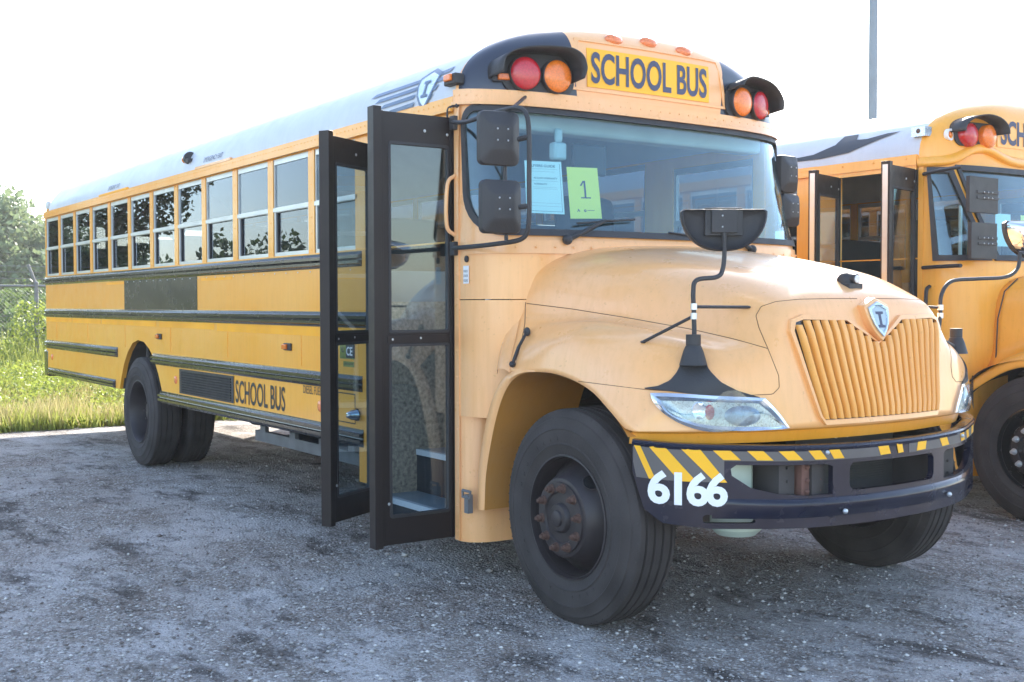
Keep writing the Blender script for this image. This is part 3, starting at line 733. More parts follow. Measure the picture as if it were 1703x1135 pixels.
# marker lamps
for y in (-.27, 0, .27):
    z = 3.062-.06*(y/.27)**2*.35
    f = cap_fn(.0)(y, z, 0); g = cap_fn(.01)(y, z, 0); nr = (Vector(g)-Vector(f)).normalized()
    m = MB(); G = []
    A = Vector((0, 1, 0)); Bq = nr.cross(A).normalized()
    for r, h in ((1.0, 0), (.93, .016), (.6, .026), (.02, .030)): G.append([Vector(f)+A*math.cos(t)*.062*r+Bq*math.sin(t)*.036*r+nr*h for t in np.linspace(0, 2*math.pi, 20, endpoint=False)])
    m.grid(G, cv=True); m.build('marker_lamp', 'lens_orange', bus, sharp=60)
for y, z in ((-1.0, 2.755), (1.0, 2.755)):
    f = cap_fn(.0)(y, z, 0); g = cap_fn(.01)(y, z, 0); nr = (Vector(g)-Vector(f)).normalized(); A = Vector((0, 0, 1)).cross(nr).normalized(); R_ = Matrix((nr, A, nr.cross(A))).transposed()
    m = MB(); m.box(Vector(f)+nr*.008, (.02, .13, .05), R=R_); c = m.build('side_marker', 'black_plastic', bus, bevel=.004)
    m = MB(); m.box(Vector(f)+nr*.022+A*.0, (.022, .075, .034), R=R_); m.build('lamp_lens', 'lens_amber', c, bevel=.005)
m = MB(); m.bx(-1.02, -.90, -W-.03, -W+.03, 2.715, 2.775); c = m.build('side_marker', 'black_plastic', bus, bevel=.008); m = MB(); m.bx(-1.0, -.93, -W-.045, -W-.02, 2.735, 2.772); m.build('lamp_lens', 'lens_amber', c, bevel=.006)
# warning lamps with hoods
def warning_pair(sg):
    yc = .80*sg; z0 = 2.778
    m = MB(); m.poly(rrect(yc-.215, z0-.108, yc+.215, z0+.118, .09, 8), [], .02, cap_fn(.006), cuts=CY_, cutv=[2.7, 2.8, 2.9]); pl = m.build('warning_lamp_panel', 'black_plastic', bus)
    for yy, mt in ((.895*sg, 'lens_red'), (.708*sg, 'lens_amber')):
        f = Vector(cap_fn(.016)(yy, z0, 0)); nr = Vector((1, 0, 0)); nr = (Vector((1, .22*sg*(1 if abs(yy) > .8 else .4), -.02))).normalized()
        A = Vector((0, 1, 0)); Bq = nr.cross(A).normalized(); A = Bq.cross(nr)
        G = [[f+A*math.cos(t)*r+Bq*math.sin(t)*r+nr*h for t in np.linspace(0, 2*math.pi, 32, endpoint=False)] for r, h in ((.093, -.03), (.093, .03), (.088, .034))]
        m = MB(); m.grid(G, cv=True); ho = m.build('warning_lamp', 'black_plastic', pl)
        G = [[f+A*math.cos(t)*r+Bq*math.sin(t)*r+nr*h for t in np.linspace(0, 2*math.pi, 32, endpoint=False)] for r, h in ((.088, .030), (.083, .040), (.06, .048), (.02, .051), (.001, .051))]
        m = MB(); m.grid(G, cv=True); m.build('lens', mt, pl, sharp=70)
    # hood: arched awning
    m = MB(); G = []
    prof = [(-.275, -.03), (-.27, .03), (-.24, .07), (-.18, .10), (-.08, .118), (.05, .124), (.12, .118), (.175, .09), (.197, .04), (.197, .0), (.19, -.03)]
    if sg > 0: prof = prof[:-3]+[(.195, .06)]
    prof = [tuple(p) for p in catmull(prof, 4)]
    for k, (dx, sc) in enumerate(((-.03, 1.0), (.05, 1.0), (.10, 1.0), (.155, 1.0))):
        row = []
        for (a, b) in prof:
            ext = dx*(1.0 if b > .02 else .82+.18*max(0, (b+.08)/.1))
            q = a*sg*-1      # wide side towards the lamp row's inner end
            bx_ = cap_fn(0)(max(-1.12, min(1.12, yc+q)), z0+b*.9, 0)
            row.append((max(bx_[0], -.90)+ext, yc+q, z0+b+(.02*dx/.2)))
        G.append(row)
    m.grid(G); h = m.build('lamp_hood', 'black_plastic', bus, sharp=60); s_ = h.modifiers.new('solid', 'SOLIDIFY'); s_.thickness = .008; s_.offset = 0
for sg in (-1, 1): warning_pair(sg)
m = MB(); m.lathe([(.07, 0), (.07, .05), (.062, .062), (.05, .066), (.045, .10), (.03, .115), (0, .118)], (-1.15, .78, 3.01), 'Z', 24); m.build('roof_beacon', 'white_vinyl', bus)

# ---- bonnet: one moulded shell, control sections from cowl to nose (door side), mirrored
HS = [[(-.5, 0, 1.865), (-.52, .35, 1.857), (-.56, .65, 1.835), (-.59, .84, 1.79), (-.61, .96, 1.715), (-.62, 1.01, 1.62), (-.61, 1.03, 1.53), (-.60, 1.05, 1.45), (-.57, 1.09, 1.36), (-.52, 1.15, 1.27), (-.47, 1.2, 1.19)],
 [(-.28, 0, 1.84), (-.29, .35, 1.832), (-.30, .63, 1.805), (-.31, .80, 1.755), (-.32, .905, 1.68), (-.33, .95, 1.59), (-.33, .97, 1.505), (-.33, 1.0, 1.455), (-.33, 1.08, 1.41), (-.32, 1.165, 1.32), (-.31, 1.2, 1.195)],
 [(0, 0, 1.80), (0, .34, 1.79), (-.01, .59, 1.765), (-.02, .745, 1.715), (-.03, .84, 1.64), (-.03, .885, 1.56), (-.04, .915, 1.485), (-.05, .96, 1.455), (-.07, 1.06, 1.435), (-.1, 1.165, 1.355), (-.12, 1.2, 1.2)],
 [(.25, 0, 1.755), (.25, .32, 1.745), (.24, .55, 1.72), (.23, .685, 1.67), (.22, .77, 1.6), (.21, .82, 1.525), (.2, .86, 1.455), (.19, .92, 1.435), (.16, 1.04, 1.42), (.11, 1.16, 1.33), (.06, 1.2, 1.175)],
 [(.48, 0, 1.705), (.48, .3, 1.695), (.475, .5, 1.67), (.465, .62, 1.62), (.455, .70, 1.555), (.445, .75, 1.48), (.435, .80, 1.415), (.42, .88, 1.40), (.38, 1.01, 1.385), (.30, 1.14, 1.28), (.21, 1.2, 1.128)],
 [(.67, 0, 1.64), (.67, .27, 1.632), (.665, .43, 1.612), (.66, .54, 1.575), (.65, .61, 1.52), (.64, .67, 1.45), (.63, .73, 1.38), (.61, .82, 1.355), (.56, .95, 1.335), (.44, 1.11, 1.22), (.33, 1.2, 1.055)],
 [(.79, 0, 1.575), (.79, .24, 1.568), (.785, .39, 1.55), (.78, .50, 1.525), (.77, .57, 1.48), (.76, .62, 1.42), (.75, .68, 1.355), (.73, .77, 1.315), (.66, .91, 1.28), (.53, 1.08, 1.16), (.42, 1.19, .985)],
 [(.835, 0, 1.48), (.83, .22, 1.475), (.825, .36, 1.462), (.815, .47, 1.44), (.81, .55, 1.40), (.81, .61, 1.34), (.81, .67, 1.28), (.785, .78, 1.235), (.71, .93, 1.19), (.57, 1.08, 1.09), (.44, 1.185, .975)],
 [(.88, 0, 1.25), (.875, .2, 1.245), (.865, .34, 1.23), (.855, .45, 1.2), (.85, .53, 1.17), (.845, .60, 1.14), (.835, .68, 1.11), (.80, .79, 1.085), (.72, .93, 1.065), (.58, 1.08, 1.02), (.455, 1.18, .97)],
 [(.93, 0, .975), (.925, .18, .975), (.91, .33, .975), (.895, .43, .975), (.88, .52, .975), (.865, .6, .975), (.845, .68, .975), (.81, .78, .975), (.73, .92, .972), (.60, 1.07, .968), (.47, 1.17, .965)]]
def dense(HS, n=7):
    rows = [catmull([(x, -y, z) for x, y, z in r], n) for r in HS]
    cols = [catmull([r[j] for r in rows], n) for j in range(len(rows[0]))]
    return [[cols[j][i] for j in range(len(cols))] for i in range(len(cols[0]))]
G = dense(HS)
m = MB(); m.grid(G); m2 = MB(); m2.grid([[(p[0], -p[1], p[2]) for p in r] for r in G]); m.add(m2.v, m2.f)
hood = m.build('bonnet', 'yellow_veiled', bus, sharp=50)
hood_bvh = BVHTree.FromPolygons([tuple(v.co) for v in hood.data.vertices], [tuple(p.vertices) for p in hood.data.polygons])
_s = hood.modifiers.new('solid', 'SOLIDIFY'); _s.thickness = .012; _s.offset = -1
def hit(px, py, off=0.0, flip=False):
    "where the bonnet surface lies behind a photograph pixel (flip = mirrored twin on the far side)"
    d = ray(px, py); loc, n, i, t = hood_bvh.ray_cast(CAM, d.normalized())
    if loc is None: return None
    if n.dot(d) > 0: n = -n
    p = loc+n*off
    return Vector((p.x, -p.y, p.z)) if flip else p
def seam(pts, r=.0022, mt='seam_brown', sub=10, name='panel_gap'):
    P = []
    for a, b in zip(pts[:-1], pts[1:]):
        for k in range(sub): P.append((a[0]+(b[0]-a[0])*k/sub, a[1]+(b[1]-a[1])*k/sub))
    P.append(pts[-1]); Q = [hit(*p) for p in P]; Q = [q for q in Q if q]
    if len(Q) < 3: return
    Q = [Q[0]]+[(Q[i-1]+Q[i]+Q[i+1])/3 for i in range(1, len(Q)-1)]+[Q[-1]]
    for f in (1, -1):
        m = MB(); m.tube([(q.x, q.y*f, q.z) for q in Q], r, 6); m.build(name, mt, bus)
seam([(876, 505), (950, 514), (1050, 530), (1150, 548), (1220, 564), (1277, 580)])
seam([(862, 624), (950, 633), (1070, 648), (1180, 655), (1240, 658), (1285, 656), (1296, 645), (1295, 625), (1277, 580), (1262, 545), (1257, 525), (1266, 510), (1290, 502), (1330, 498), (1380, 497), (1425, 497)], .0018)
seam([(900, 432), (884, 448), (876, 475), (874, 505), (873, 540), (866, 575), (858, 600)], .0024)
# bonnet rear bead against the cowl
R0 = [G[0][j] for j in range(len(G[0]))]
for f in (1, -1):
    m = MB(); m.grid([[(p[0]-dx, p[1]*f*(1+k), p[2]+dz) for p in R0] for dx, k, dz in ((-.01, .0, -.004), (.02, .012, .012), (.06, .016, .014), (.09, .010, .004), (.10, 0, -.02))]); m.build('bonnet_edge', 'yellow_veiled', bus, sharp=60)
# ---- wheel arches
AR = [(-.715, .44), (-.70, .62), (-.655, .79), (-.60, .94), (-.535, 1.06), (-.45, 1.145), (-.33, 1.188), (-.16, 1.196), (.05, 1.172), (.21, 1.125), (.32, 1.055), (.41, .985), (.455, .94)]
AD = [tuple(p) for p in catmull(AR, 5)]
for f in (-1, 1):
    m = MB(); m.grid([[(x+dx, f*y, z+dz) for x, z in AD] for y, dx, dz in ((1.19, 0, 0), (1.0, 0, .0), (.62, -.02, .06))]); m.build('wheel_arch_liner', 'orange_paint', bus, sharp=50)
    # rear lip of the fender
    lip = AD[:34]; m = MB()
    wv = [.05+.0*k for k in range(len(lip))]
    rows = []
    for q, y in ((0, 1.19), (.15, 1.203), (.7, 1.2), (1.0, 1.17)):
        row = []
        for k, (x, z) in enumerate(lip):
            t = k/(len(lip)-1); wdt = .085*math.sin(math.pi*min(1, .25+t*.6))*(1-t**4)+.012
            nx, nz = -1+t*.5, t*.9; l = math.hypot(nx, nz); row.append((x+nx/l*wdt*q, f*y, z+nz/l*wdt*q))
        rows.append(row)
    m.grid(rows); m.build('fender_lip', 'yellow_veiled', bus, sharp=60)
    # front skirt strip under headlamp
    m = MB(); BE = [catmull([(x, y, z) for x, y, z in HS[9]], 5)][0]
    m.grid([[(p[0]-d, f*(p[1]-d*.3), p[2]-h) for p in BE] for d, h in ((.012, 0), (.035, .012), (.05, .06))]); m.build('front_skirt', 'yellow_paint', bus)
# ---- grille
def hoodx(y, z, off=0):
    h = hood_bvh.ray_cast(Vector((3, y, z)), Vector((-1, 0, 0)))
    return (h[0].x if h[0] else .8)+off
def gr_fn(off): return lambda u, v, q: (hoodx(u, v, off+q), u, v)
def yb(t): return -.425+.850*t
def yt(t): return -.530+1.06*t
def topz(y):
    a = abs(y)
    if a < .20: return 1.345+(a/.20)**1.0*.105
    return 1.462 if a < .47 else 1.462-(a-.47)*.6
def gout(g):
    pts = [(-.425-g*.6, 1.025), (-.41, 1.008-g), (.41, 1.008-g), (.425+g*.6, 1.025), (.530+g, 1.41), (.515+g, 1.45+g*.5), (.47, 1.462+g), (.20, 1.455+g), (.16, 1.43+g), (0, 1.345+g*.3), (-.16, 1.43+g), (-.20, 1.455+g), (-.47, 1.462+g), (-.515-g, 1.45+g*.5), (-.530-g, 1.41)]
    return pts
GC = list(np.arange(-.6, .6, .05)); GZ = [1.1, 1.2, 1.3, 1.4]
m = MB(); m.poly(gout(0), [], .004, gr_fn(.003), cuts=GC, cutv=GZ, m=0); gb = m.build('grille', 'black_gloss', bus)
m = MB(); m.poly(gout(.022), [gout(0)], .022, gr_fn(.008), cuts=GC, cutv=GZ); m.build('grille_frame', 'yellow_veiled', gb, bevel=.004)
m = MB(); NS = 20
for k in range(NS):
    t = (k+.5)/NS; G_ = []
    y1 = yt(t); zt = topz(y1)-.004
    for j in range(9):
        z = 1.012+(zt-1.012)*j/8; y = yb(t)+(yt(t)-yb(t))*(z-1.012)/(1.46-1.012)
        x = hoodx(y, z, .006); hw = (yb(t+.5/NS)-yb(t-.5/NS))/2*.60*(1+.22*(z-1.034)/.43)
        e = .8 if j in (0, 8) else 1
        G_.append([(x, y-hw, z), (x+.018*e, y-hw*.92, z), (x+.030*e, y-hw*.5, z), (x+.034*e, y, z), (x+.030*e, y+hw*.5, z), (x+.018*e, y+hw*.92, z), (x, y+hw, z)])
    m.grid(G_); m.add(G_[0], [tuple(range(7))]); m.add(G_[-1], [tuple(range(7))])
m.build('grille_slats', 'slat_yellow', gb, sharp=50)
# badge
def bd(off): return lambda u, v, q: (.875-(v-1.38)*.25+off+q, u, v)
m = MB(); m.poly(shield(0, 1.458, .175, .205), [], .05, bd(0)); bq = m.build('bonnet_badge', 'yellow_veiled', bus, bevel=.012)
m = MB(); m.poly(shield(0, 1.460, .142, .168), [shield(0, 1.460, .104, .128)], .012, bd(.030)); m.build('badge_rim', 'emblem_silver', bq, bevel=.004)
m = MB(); m.poly(shield(0, 1.460, .106, .13), [], .006, bd(.027)); m.build('badge_field', 'emblem_blue', bq)
m = MB(); m.poly([(-.026, 1.42), (.026, 1.42), (.026, 1.431), (.008, 1.434), (.008, 1.482), (.026, 1.485), (.026, 1.496), (-.026, 1.496), (-.026, 1.485), (-.008, 1.482), (-.008, 1.434), (-.026, 1.431)], [], .002, bd(.031)); m.build('badge_mark', 'letter_navy', bq)
# camera / lamp on the nose
p = Vector((.70, 0, 1.618)); m = MB(); m.bx(.63, .745, -.05, .05, 1.59, 1.632)
m.ball((.685, 0, 1.640), .047, 16, sc=(1.1, .9, 1)); m.cyl((.70, .0, 1.655), (.750, 0, 1.652), .027, .025, 16); nl = m.build('bonnet_camera', 'black_plastic', bus, bevel=.004)
m = MB(); m.cyl((.750, 0, 1.652), (.754, 0, 1.6518), .020, .018, 16); m.build('camera_lens', 'lens_clear', nl)
# ---- headlamps
HLO = [(1083, 655), (1087, 668), (1100, 684), (1128, 703), (1165, 716), (1210, 722), (1265, 723), (1313, 722), (1306, 706), (1292, 686), (1272, 665), (1262, 662), (1200, 659), (1140, 656)]
def inset(P, k, dx=0):
    cx = sum(p[0] for p in P)/len(P); cy = sum(p[1] for p in P)/len(P)
    return [(cx+(p[0]-cx)*k+dx, cy+(p[1]-cy)*(k-(1-k)*1.6)) for p in P]
def surf(P, off, f):
    cx = sum(p[0] for p in P)/len(P); cy = sum(p[1] for p in P)/len(P); o = []
    for p in P:
        k = 1.0; h = None
        while h is None and k > .2: h = hit(cx+(p[0]-cx)*k, cy+(p[1]-cy)*k, off, f < 0); k -= .02
        o.append(h)
    return o
def densify(P, n=3):
    return [tuple(q) for q in catmull(P+[P[0]], n)][:-1]
def headlamp(f):
    A = densify(HLO); o0 = surf(A, -.002, f); o1 = surf(A, .014, f); A2 = inset(A, .93); o2 = surf(A2, .018, f); A3 = inset(A, .86); o3 = surf(A3, .006, f)
    m = MB(); m.grid([o0, o1, o2, o3], cv=True); hl = m.build('headlamp', 'chrome', bus, sharp=50)
    n = len(A3); m = MB(); A4 = inset(A, .45)
    rows = [surf(A3, .005, f), surf(inset(A, .6), .004, f), surf(inset(A, .3), .004, f)]
    m.grid(rows, cv=True); m.add(rows[-1], [tuple(range(n))]); m.build('lamp_housing', 'lamp_bowl', hl, sharp=60)
    for (cx, cy, rx, ry, mt, nm) in ((1163, 683, 13, 15, 'chrome', 'turn_reflector'), (1180, 686, 8, 13, 'lens_red', 'turn_lamp'), (1234, 692, 30, 17, 'lamp_bluegrey', 'main_reflector')):
        m = MB(); R_ = []
        for r, h in ((1, .006), (.9, .010), (.5, .006 if mt == 'chrome' else .014), (.05, .005 if mt == 'chrome' else .015)):
            if nm == 'bulb_shield': h += .006
            R_.append(surf([(cx+rx*r*math.cos(t), cy+ry*r*math.sin(t)) for t in np.linspace(0, 2*math.pi, 20, endpoint=False)], h, f))
        m.grid(R_, cv=True); m.build(nm, mt, hl, sharp=60)
    m = MB(); rows = [surf(A2, .019, f), surf(inset(A, .8), .028, f), surf(inset(A, .5), .034, f), surf(inset(A, .2), .036, f)]
    m.grid(rows, cv=True); m.add(rows[-1], [tuple(range(n))]); m.build('lamp_cover', 'glass_lamp', hl, sharp=70)
for f in (1, -1): headlamp(f)
# ---- bumper
BP = [(.98, 0), (.965, .3), (.91, .6), (.80, .85), (.70, 1.03), (.60, 1.135), (.49, 1.195)]
BP = [np.array(p) for p in catmull([(p[0], -p[1]) for p in BP], 8)]
_bl = [0.0]
for a, b in zip(BP[:-1], BP[1:]): _bl.append(_bl[-1]+float(np.linalg.norm(b-a)))
BL = _bl[-1]; _o = 0
def bpxy(s, d=0):
    a = min(abs(s), BL); i = min(len(_bl)-2, max(0, int(np.searchsorted(_bl, a))-1)); t = (a-_bl[i])/(_bl[i+1]-_bl[i])
    p = BP[i]+(BP[i+1]-BP[i])*t; q = BP[i+1]-BP[i]; n = np.array([-q[1], q[0]]); n = n/np.linalg.norm(n); p = p+n*d
    return float(p[0]), float(p[1]) if s < 0 else -float(p[1])
def bfn(off=0):
    def fn(u, v, q):
        x, y = bpxy(u, off+q); return (x, y, v+.035*(abs(u)/BL)**2)
    return fn
SB = list(np.arange(-BL, BL, .05))
m = MB()
op_c = rrect(-.31, .685, .31, .812, .035); 
def sideop(f): 
    P = [(.41, .675), (.52, .672), (.68, .682), (.82, .71), (.91, .765), (.915, .795), (.89, .812), (.44, .812), (.41, .80)]
    return [(f*a, b) for a, b in P][::int(f)]
m.poly([(-BL, .90), (-BL, .76), (-BL+.055, .60), (-BL+.14, .545), (-1.0, .53), (1.0, .53), (BL-.14, .545), (BL-.055, .60), (BL, .76), (BL, .90)], [op_c, sideop(1), sideop(-1), rrect(-1.04, .555, -.80, .59, .015), rrect(.80, .555, 1.04, .59, .015)], .03, bfn(-.015), cuts=SB, cutv=[.62, .66, .84, .87])
# rolled top edge and lower lip
for z0, prof in ((.895, [(-.06, -.004), (-.03, .006), (-.004, .004), (.006, -.008), (.004, -.02), (-.004, -.03)]), ):
    m.grid([[bfn(d)(s_, z0+h, 0) for s_ in np.linspace(-BL, BL, 70)] for d, h in prof])
prof = [(-.01, .665), (.022, .655), (.034, .640), (.034, .628), (.02, .60), (.004, .575)]
m.grid([[bfn(d*max(0, 1-(abs(s_)/1.02)**3)*.7)(s_, h, 0) for s_ in np.linspace(-1.0, 1.0, 60)] for d, h in prof])
bmp = m.build('front_bumper', 'bumper_black', bus, sharp=40)
# hazard stripes and fleet number
def stripes(s0, s1, n, z0, z1, lean, wd, skip=()):
    for k in range(n):
        if k in skip: continue
        a = s0+(s1-s0)*k/max(1, n-1)
        m = MB(); m.poly([(a, z1), (a+wd, z1), (a+wd+lean, z0), (a+lean, z0)], [], .002, bfn(.003), cuts=SB, cutv=[.84]); m.build('hazard_stripe', 'stripe_yellow', bmp)
m = MB(); m.poly([(-BL+.005, .885), (-.10, .885), (-.10, .83), (-.945, .83), (-.945, .735), (-BL+.02, .735), (-BL+.005, .80)], [], .001, bfn(.0015), cuts=SB); m.poly([(.10, .885), (BL-.1, .885), (BL-.1, .83), (.10, .83)], [], .001, bfn(.0015), cuts=SB); m.build('stripe_backing', 'stripe_grey', bmp)
for a, z0, l, wd in ((-BL+.006, .735, .075, .03), (-BL+.075, .735, .14, .075), (-BL+.215, .735, .155, .085)):
    m = MB(); m.poly([(a, .882), (a+wd, .882), (min(a+wd+l, -.932), z0), (a+l, z0)], [], .002, bfn(.003), cuts=SB); m.build('hazard_stripe', 'stripe_yellow', bmp)
for a in (-.945, -.79, -.655, -.515, -.35, -.19)[:0]: pass
for a, l, wd in ((-1.005, .055, .08), (-.85, .055, .075), (-.705, .055, .075), (-.555, .045, .065), (-.44, .035, .06)):
    m = MB(); m.poly([(a, .882), (a+wd, .882), (a+wd+l, .834), (a+l, .834)], [], .002, bfn(.003), cuts=SB); m.build('hazard_stripe', 'stripe_yellow', bmp)
for a, l, wd in ((-.13, .02, .07), (.0, .015, .04), (.17, -.01, .07), (.36, .03, .07), (.60, .02, .06), (.72, .03, .06), (.92, -.01, .06)):
    m = MB(); m.poly([(a, .880), (a+wd, .882), (a+wd+l, .836), (a+l, .834)], [], .002, bfn(.003), cuts=SB); m.build('hazard_stripe', 'stripe_yellow', bmp)
m = MB(); m.text('6166', -BL+.076, .628, -.93, .778, bfn(.005), .002, .034, cuts=12, spacing=.84); m.build('fleet_number', 'white_vinyl', bmp)
m = MB()
for s_ in (-.45, .62): 
    x, y = bpxy(s_, .0); m.ball((x+.008, y, .868), .011, 8)
for s_ in (-.36, .42):
    x, y = bpxy(s_, .020); m.ball((x+.006, y, .60), .013, 8)
m.build('bumper_bolts', 'aluminium', bmp)
# behind the bumper: frame horns, radiator, tank, hooks
for y0, y1 in ((-.66, -.56), (.52, .62)):
    m = MB(); m.bx(.50, .86, y0, y1, .64, .88)
    for z in (.68, .74, .80): m.ball((.862, (y0+y1)/2, z), .008, 6)
    m.build('frame_horn', 'chassis', bus)
m = MB(); m.bx(.5, .885, -.54, -.40, .64, .86)
for a in (-.51, -.43):
    for z in (.69, .74, .80): m.ball((.89, a, z), .012, 8)
m.build('tow_plate', 'frame_rusty', bus)
m = MB(); m.bx(.60, .66, -.33, .40, .58, 1.0)
for z in np.arange(.66, .84, .012): m.bx(.66, .668, -.31, .32, z, z+.005)
m.build('radiator', 'radiator', bus)
m = MB(); m.bx(.45, .74, -.86, -.68, .62, .88); m.build('washer_tank', 'tank_plastic', bus, bevel=.03)
m = MB(); m.lathe([(.001, 0), (.09, .0), (.12, .03), (.12, .12), (.001, .14)], (.60, -.66, .47), 'Z', 24); m.build('air_tank', 'tank_plastic', bus)
for y in (-.16, .12):
    m = MB(); m.lathe([(0, .05), (.02, .05), (.024, .03), (.016, .01), (.016, -.04), (.024, -.05), (0, -.05)], (.80, y, .925), 'Y', 14); m.build('bonnet_roller', 'beige_plastic', bus)
# ---- wheels, axles, chassis
make_wheel(bus, (0, -1.06, .52), -1, True); make_wheel(bus, (0, 1.06, .52), 1, True)
for y, sg in ((-1.10, -1), (-.78, -1), (1.10, 1), (.78, 1)): make_wheel(bus, (-6.68, y, .52), sg, False)
m = MB()
for y in (-.45, .45): m.bx(-10.2, .9, y-.04, y+.04, .62, .86)
m.cyl((-6.68, -1, .52), (-6.68, 1, .52), .09); m.ball((-6.68, 0, .52), .22, 16); m.cyl((-6.5, 0, .55), (-1.0, 0, .7), .05); m.bx(-.06, .06, -.9, .9, .40, .50); m.bx(-.9, .45, -.35, .35, .45, .95)
for x in (-9.6, -8.5, -5.4, -4.4, -3.2): m.bx(x, x+.08, -1.15, 1.15, .70, .86)
m.cyl((-5.2, -.2, .5), (-4.3, -.2, .5), .15); m.cyl((-5.6, .62, .55), (-3.2, .62, .55), .10)
m.bx(-3.6, -2.4, .5, 1.1, .42, .85); m.build('chassis', 'chassis', bus)
m = MB(); m.bx(-4.1, -2.12, -1.10, -1.06, .48, .56); m.bx(-4.1, -2.12, -1.06, -.6, .48, .50)
for x in (-4.0, -3.45, -2.95, -2.5): m.bx(x, x+.10, -1.10, -1.07, .56, .66); m.bx(x, x+.10, -1.1, -.5, .60, .64)
m.build('battery_tray', 'tray_grey', bus)
# ---- doors
def make_leaf():
    "folding door leaf: local x along the leaf from hinge to free edge, local y = thickness, z up"
    m = MB(); Wd = .475; H = 2.285
    gl = [rrect(.028, 1.135, .378, 2.12, .012, 3), rrect(.028, .155, .378, 1.055, .012, 3)]
    m.poly(rrect(0, 0, Wd, H, .008, 2), gl, .022)
    m.v = [(x, z, y) for x, y, z in m.v]
    m.bx(Wd-.035, Wd+.012, -.034, .034, -.01, H+.02); m.bx(-.006, .014, -.018, .018, 0, H)
    m.bx(Wd-.050, Wd-.035, -.024, .024, 0, H)
    for z in (1.09,): m.bx(.03, .40, -.016, .016, z-.022, z+.022)
    for g in gl:     # rubber glazing beads
        x0, x1 = g[0][0]-.0, .365; 
    ml = MB()
    for g, (z0, z1) in zip(gl, ((1.135, 2.12), (.155, 1.055))):
        ml.poly(rrect(.018, z0-.013, .390, z1+.013, .018, 3), [rrect(.031, z0+.003, .375, z1-.003, .010, 3)], .030)
    ml.v = [(x, z, y) for x, y, z in ml.v]; m.add(ml.v, ml.f, 1)
    for (x, z) in ((.03, 2.19), (.17, 2.20), (.37, 1.09), (.20, 1.095), (.395, .22)): m.ball((x, .013, z), .009, 8, 2, (1, .6, 1)); m.ball((x, -.013, z), .009, 8, 2, (1, .6, 1))
    o = m.build('door_leaf', ['door_black', 'black_plastic', 'aluminium'], bus, bevel=.003)
    for z0, z1 in ((1.135, 2.12), (.155, 1.055)):
        a = MB(); a.bx(.023, .382, -.003, .003, z0-.005, z1+.005); a.build('door_glass', 'glass_door', o)
    return o
lf = make_leaf(); lf.location = (-.985, -1.225, .258); lf.rotation_euler = (0, 0, math.radians(-90.5))
l2 = copy_part(lf, bus, (-1.93, -1.225, .258), (0, 0, math.radians(-60))); l2.scale = (1, 1, .985)
# door header, sill, step well
m = MB(); m.bx(XDOOR0, XDOOR1, -W, -W+.06, 2.545, 2.66); m.build('door_header', 'yellow_paint', bus)
m = MB(); m.bx(XDOOR0-.001, XDOOR0+.03, -W-.0, -W+.05, .42, 2.55); m.bx(XDOOR1-.03, XDOOR1-.003, -W+.0, -W+.05, .27, 2.55); m.build('door_jamb', 'door_black', bus)
m = MB()
for k, (y0, z) in enumerate(((-1.18, .36), (-.92, .62), (-.68, .88))):
    m.bx(-1.90, -.97, y0, y0+.30, z-.02, z)
    m.bx(-1.90, -.97, y0, y0+.012, z-.26 if k else z-.1, z-.02, 1)
st = m.build('entry_steps', ['tread_plate', 'interior_dark'], bus)
m = MB()
for y0, z in ((-1.18, .36), (-.92, .62), (-.68, .88)): m.bx(-1.90, -.97, y0-.006, y0+.03, z-.03, z+.004)
m.build('step_nosing', 'white_vinyl', st)
m = MB(); m.bx(-.99, -.955, -1.17, -.3, .26, 1.5, 0); m.bx(-.97, -.94, -.5, .2, .97, 1.6, 0); m.build('stepwell_front_panel', 'interior_dark', bus)
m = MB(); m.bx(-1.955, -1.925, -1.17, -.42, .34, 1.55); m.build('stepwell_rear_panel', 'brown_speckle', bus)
m = MB(); m.tube([(-1.80, -.60, .40), (-1.80, -.60, 1.25), (-1.74, -.60, 1.42), (-1.5, -.58, 1.62), (-1.2, -.56, 1.72), (-1.0, -.55, 1.74)], .014, 10, smooth=6); m.build('handrail', 'white_vinyl', bus)
m = MB(); m.bx(-1.32, -.99, -.70, -.62, .92, 1.32); m.bx(-1.22, -.99, -.72, -.62, 1.36, 1.62); m.build('heater_box', 'interior_dark', bus, bevel=.03)
m = MB(); m.lathe([(.062, 0), (.062, .012), (.05, .018), (.045, .010), (0, .012)], (-1.18, -.70, 1.14), 'Y', 24, sgn=-1); m.build('speaker_cover', 'tray_grey', bus)
# dash, driver seat, wheel, inside fittings
m = MB(); m.bx(-.86, -.60, -.62, 1.05, 1.2, 1.84); m.bx(-.95, -.62, -.95, -.5, 1.0, 1.78); m.build('dashboard', 'interior_dark', bus, bevel=.05)
m = MB(); m.box((-1.75, .52, 1.42), (.5, .52, .14)); m.box((-2.0, .52, 1.86), (.13, .50, .86), R=Matrix.Rotation(math.radians(-6), 3, 'Y')); m.bx(-1.9, -1.6, .35, .7, .97, 1.35); m.build('driver_seat', 'interior_dark', bus, bevel=.07)
m = MB(); R_ = Matrix.Rotation(math.radians(-38), 3, 'Y'); c = Vector((-1.22, .52, 1.82)); P = [c+R_ @ Vector((math.cos(t)*.23, math.sin(t)*.23, 0)) for t in np.linspace(0, 2*math.pi, 33)]
m.tube(P, .016, 8, caps=False); m.tube([c, c+Vector((.45, 0, -.35))], .035, 10)
for t in (0, 2.1, 4.2): m.tube([c, c+R_ @ Vector((math.cos(t)*.23, math.sin(t)*.23, 0))], .014, 8)
m.build('steering_wheel', 'interior_dark', bus)
m = MB(); m.bx(-1.0, -.86, -1.05, 1.05, 2.50, 2.72); m.build('front_header_panel', 'interior_grey', bus, bevel=.02)
m = MB(); m.bx(-.93, -.90, -.45, -.20, 2.28, 2.46); m.build('inside_mirror', 'interior_dark', bus, bevel=.02)
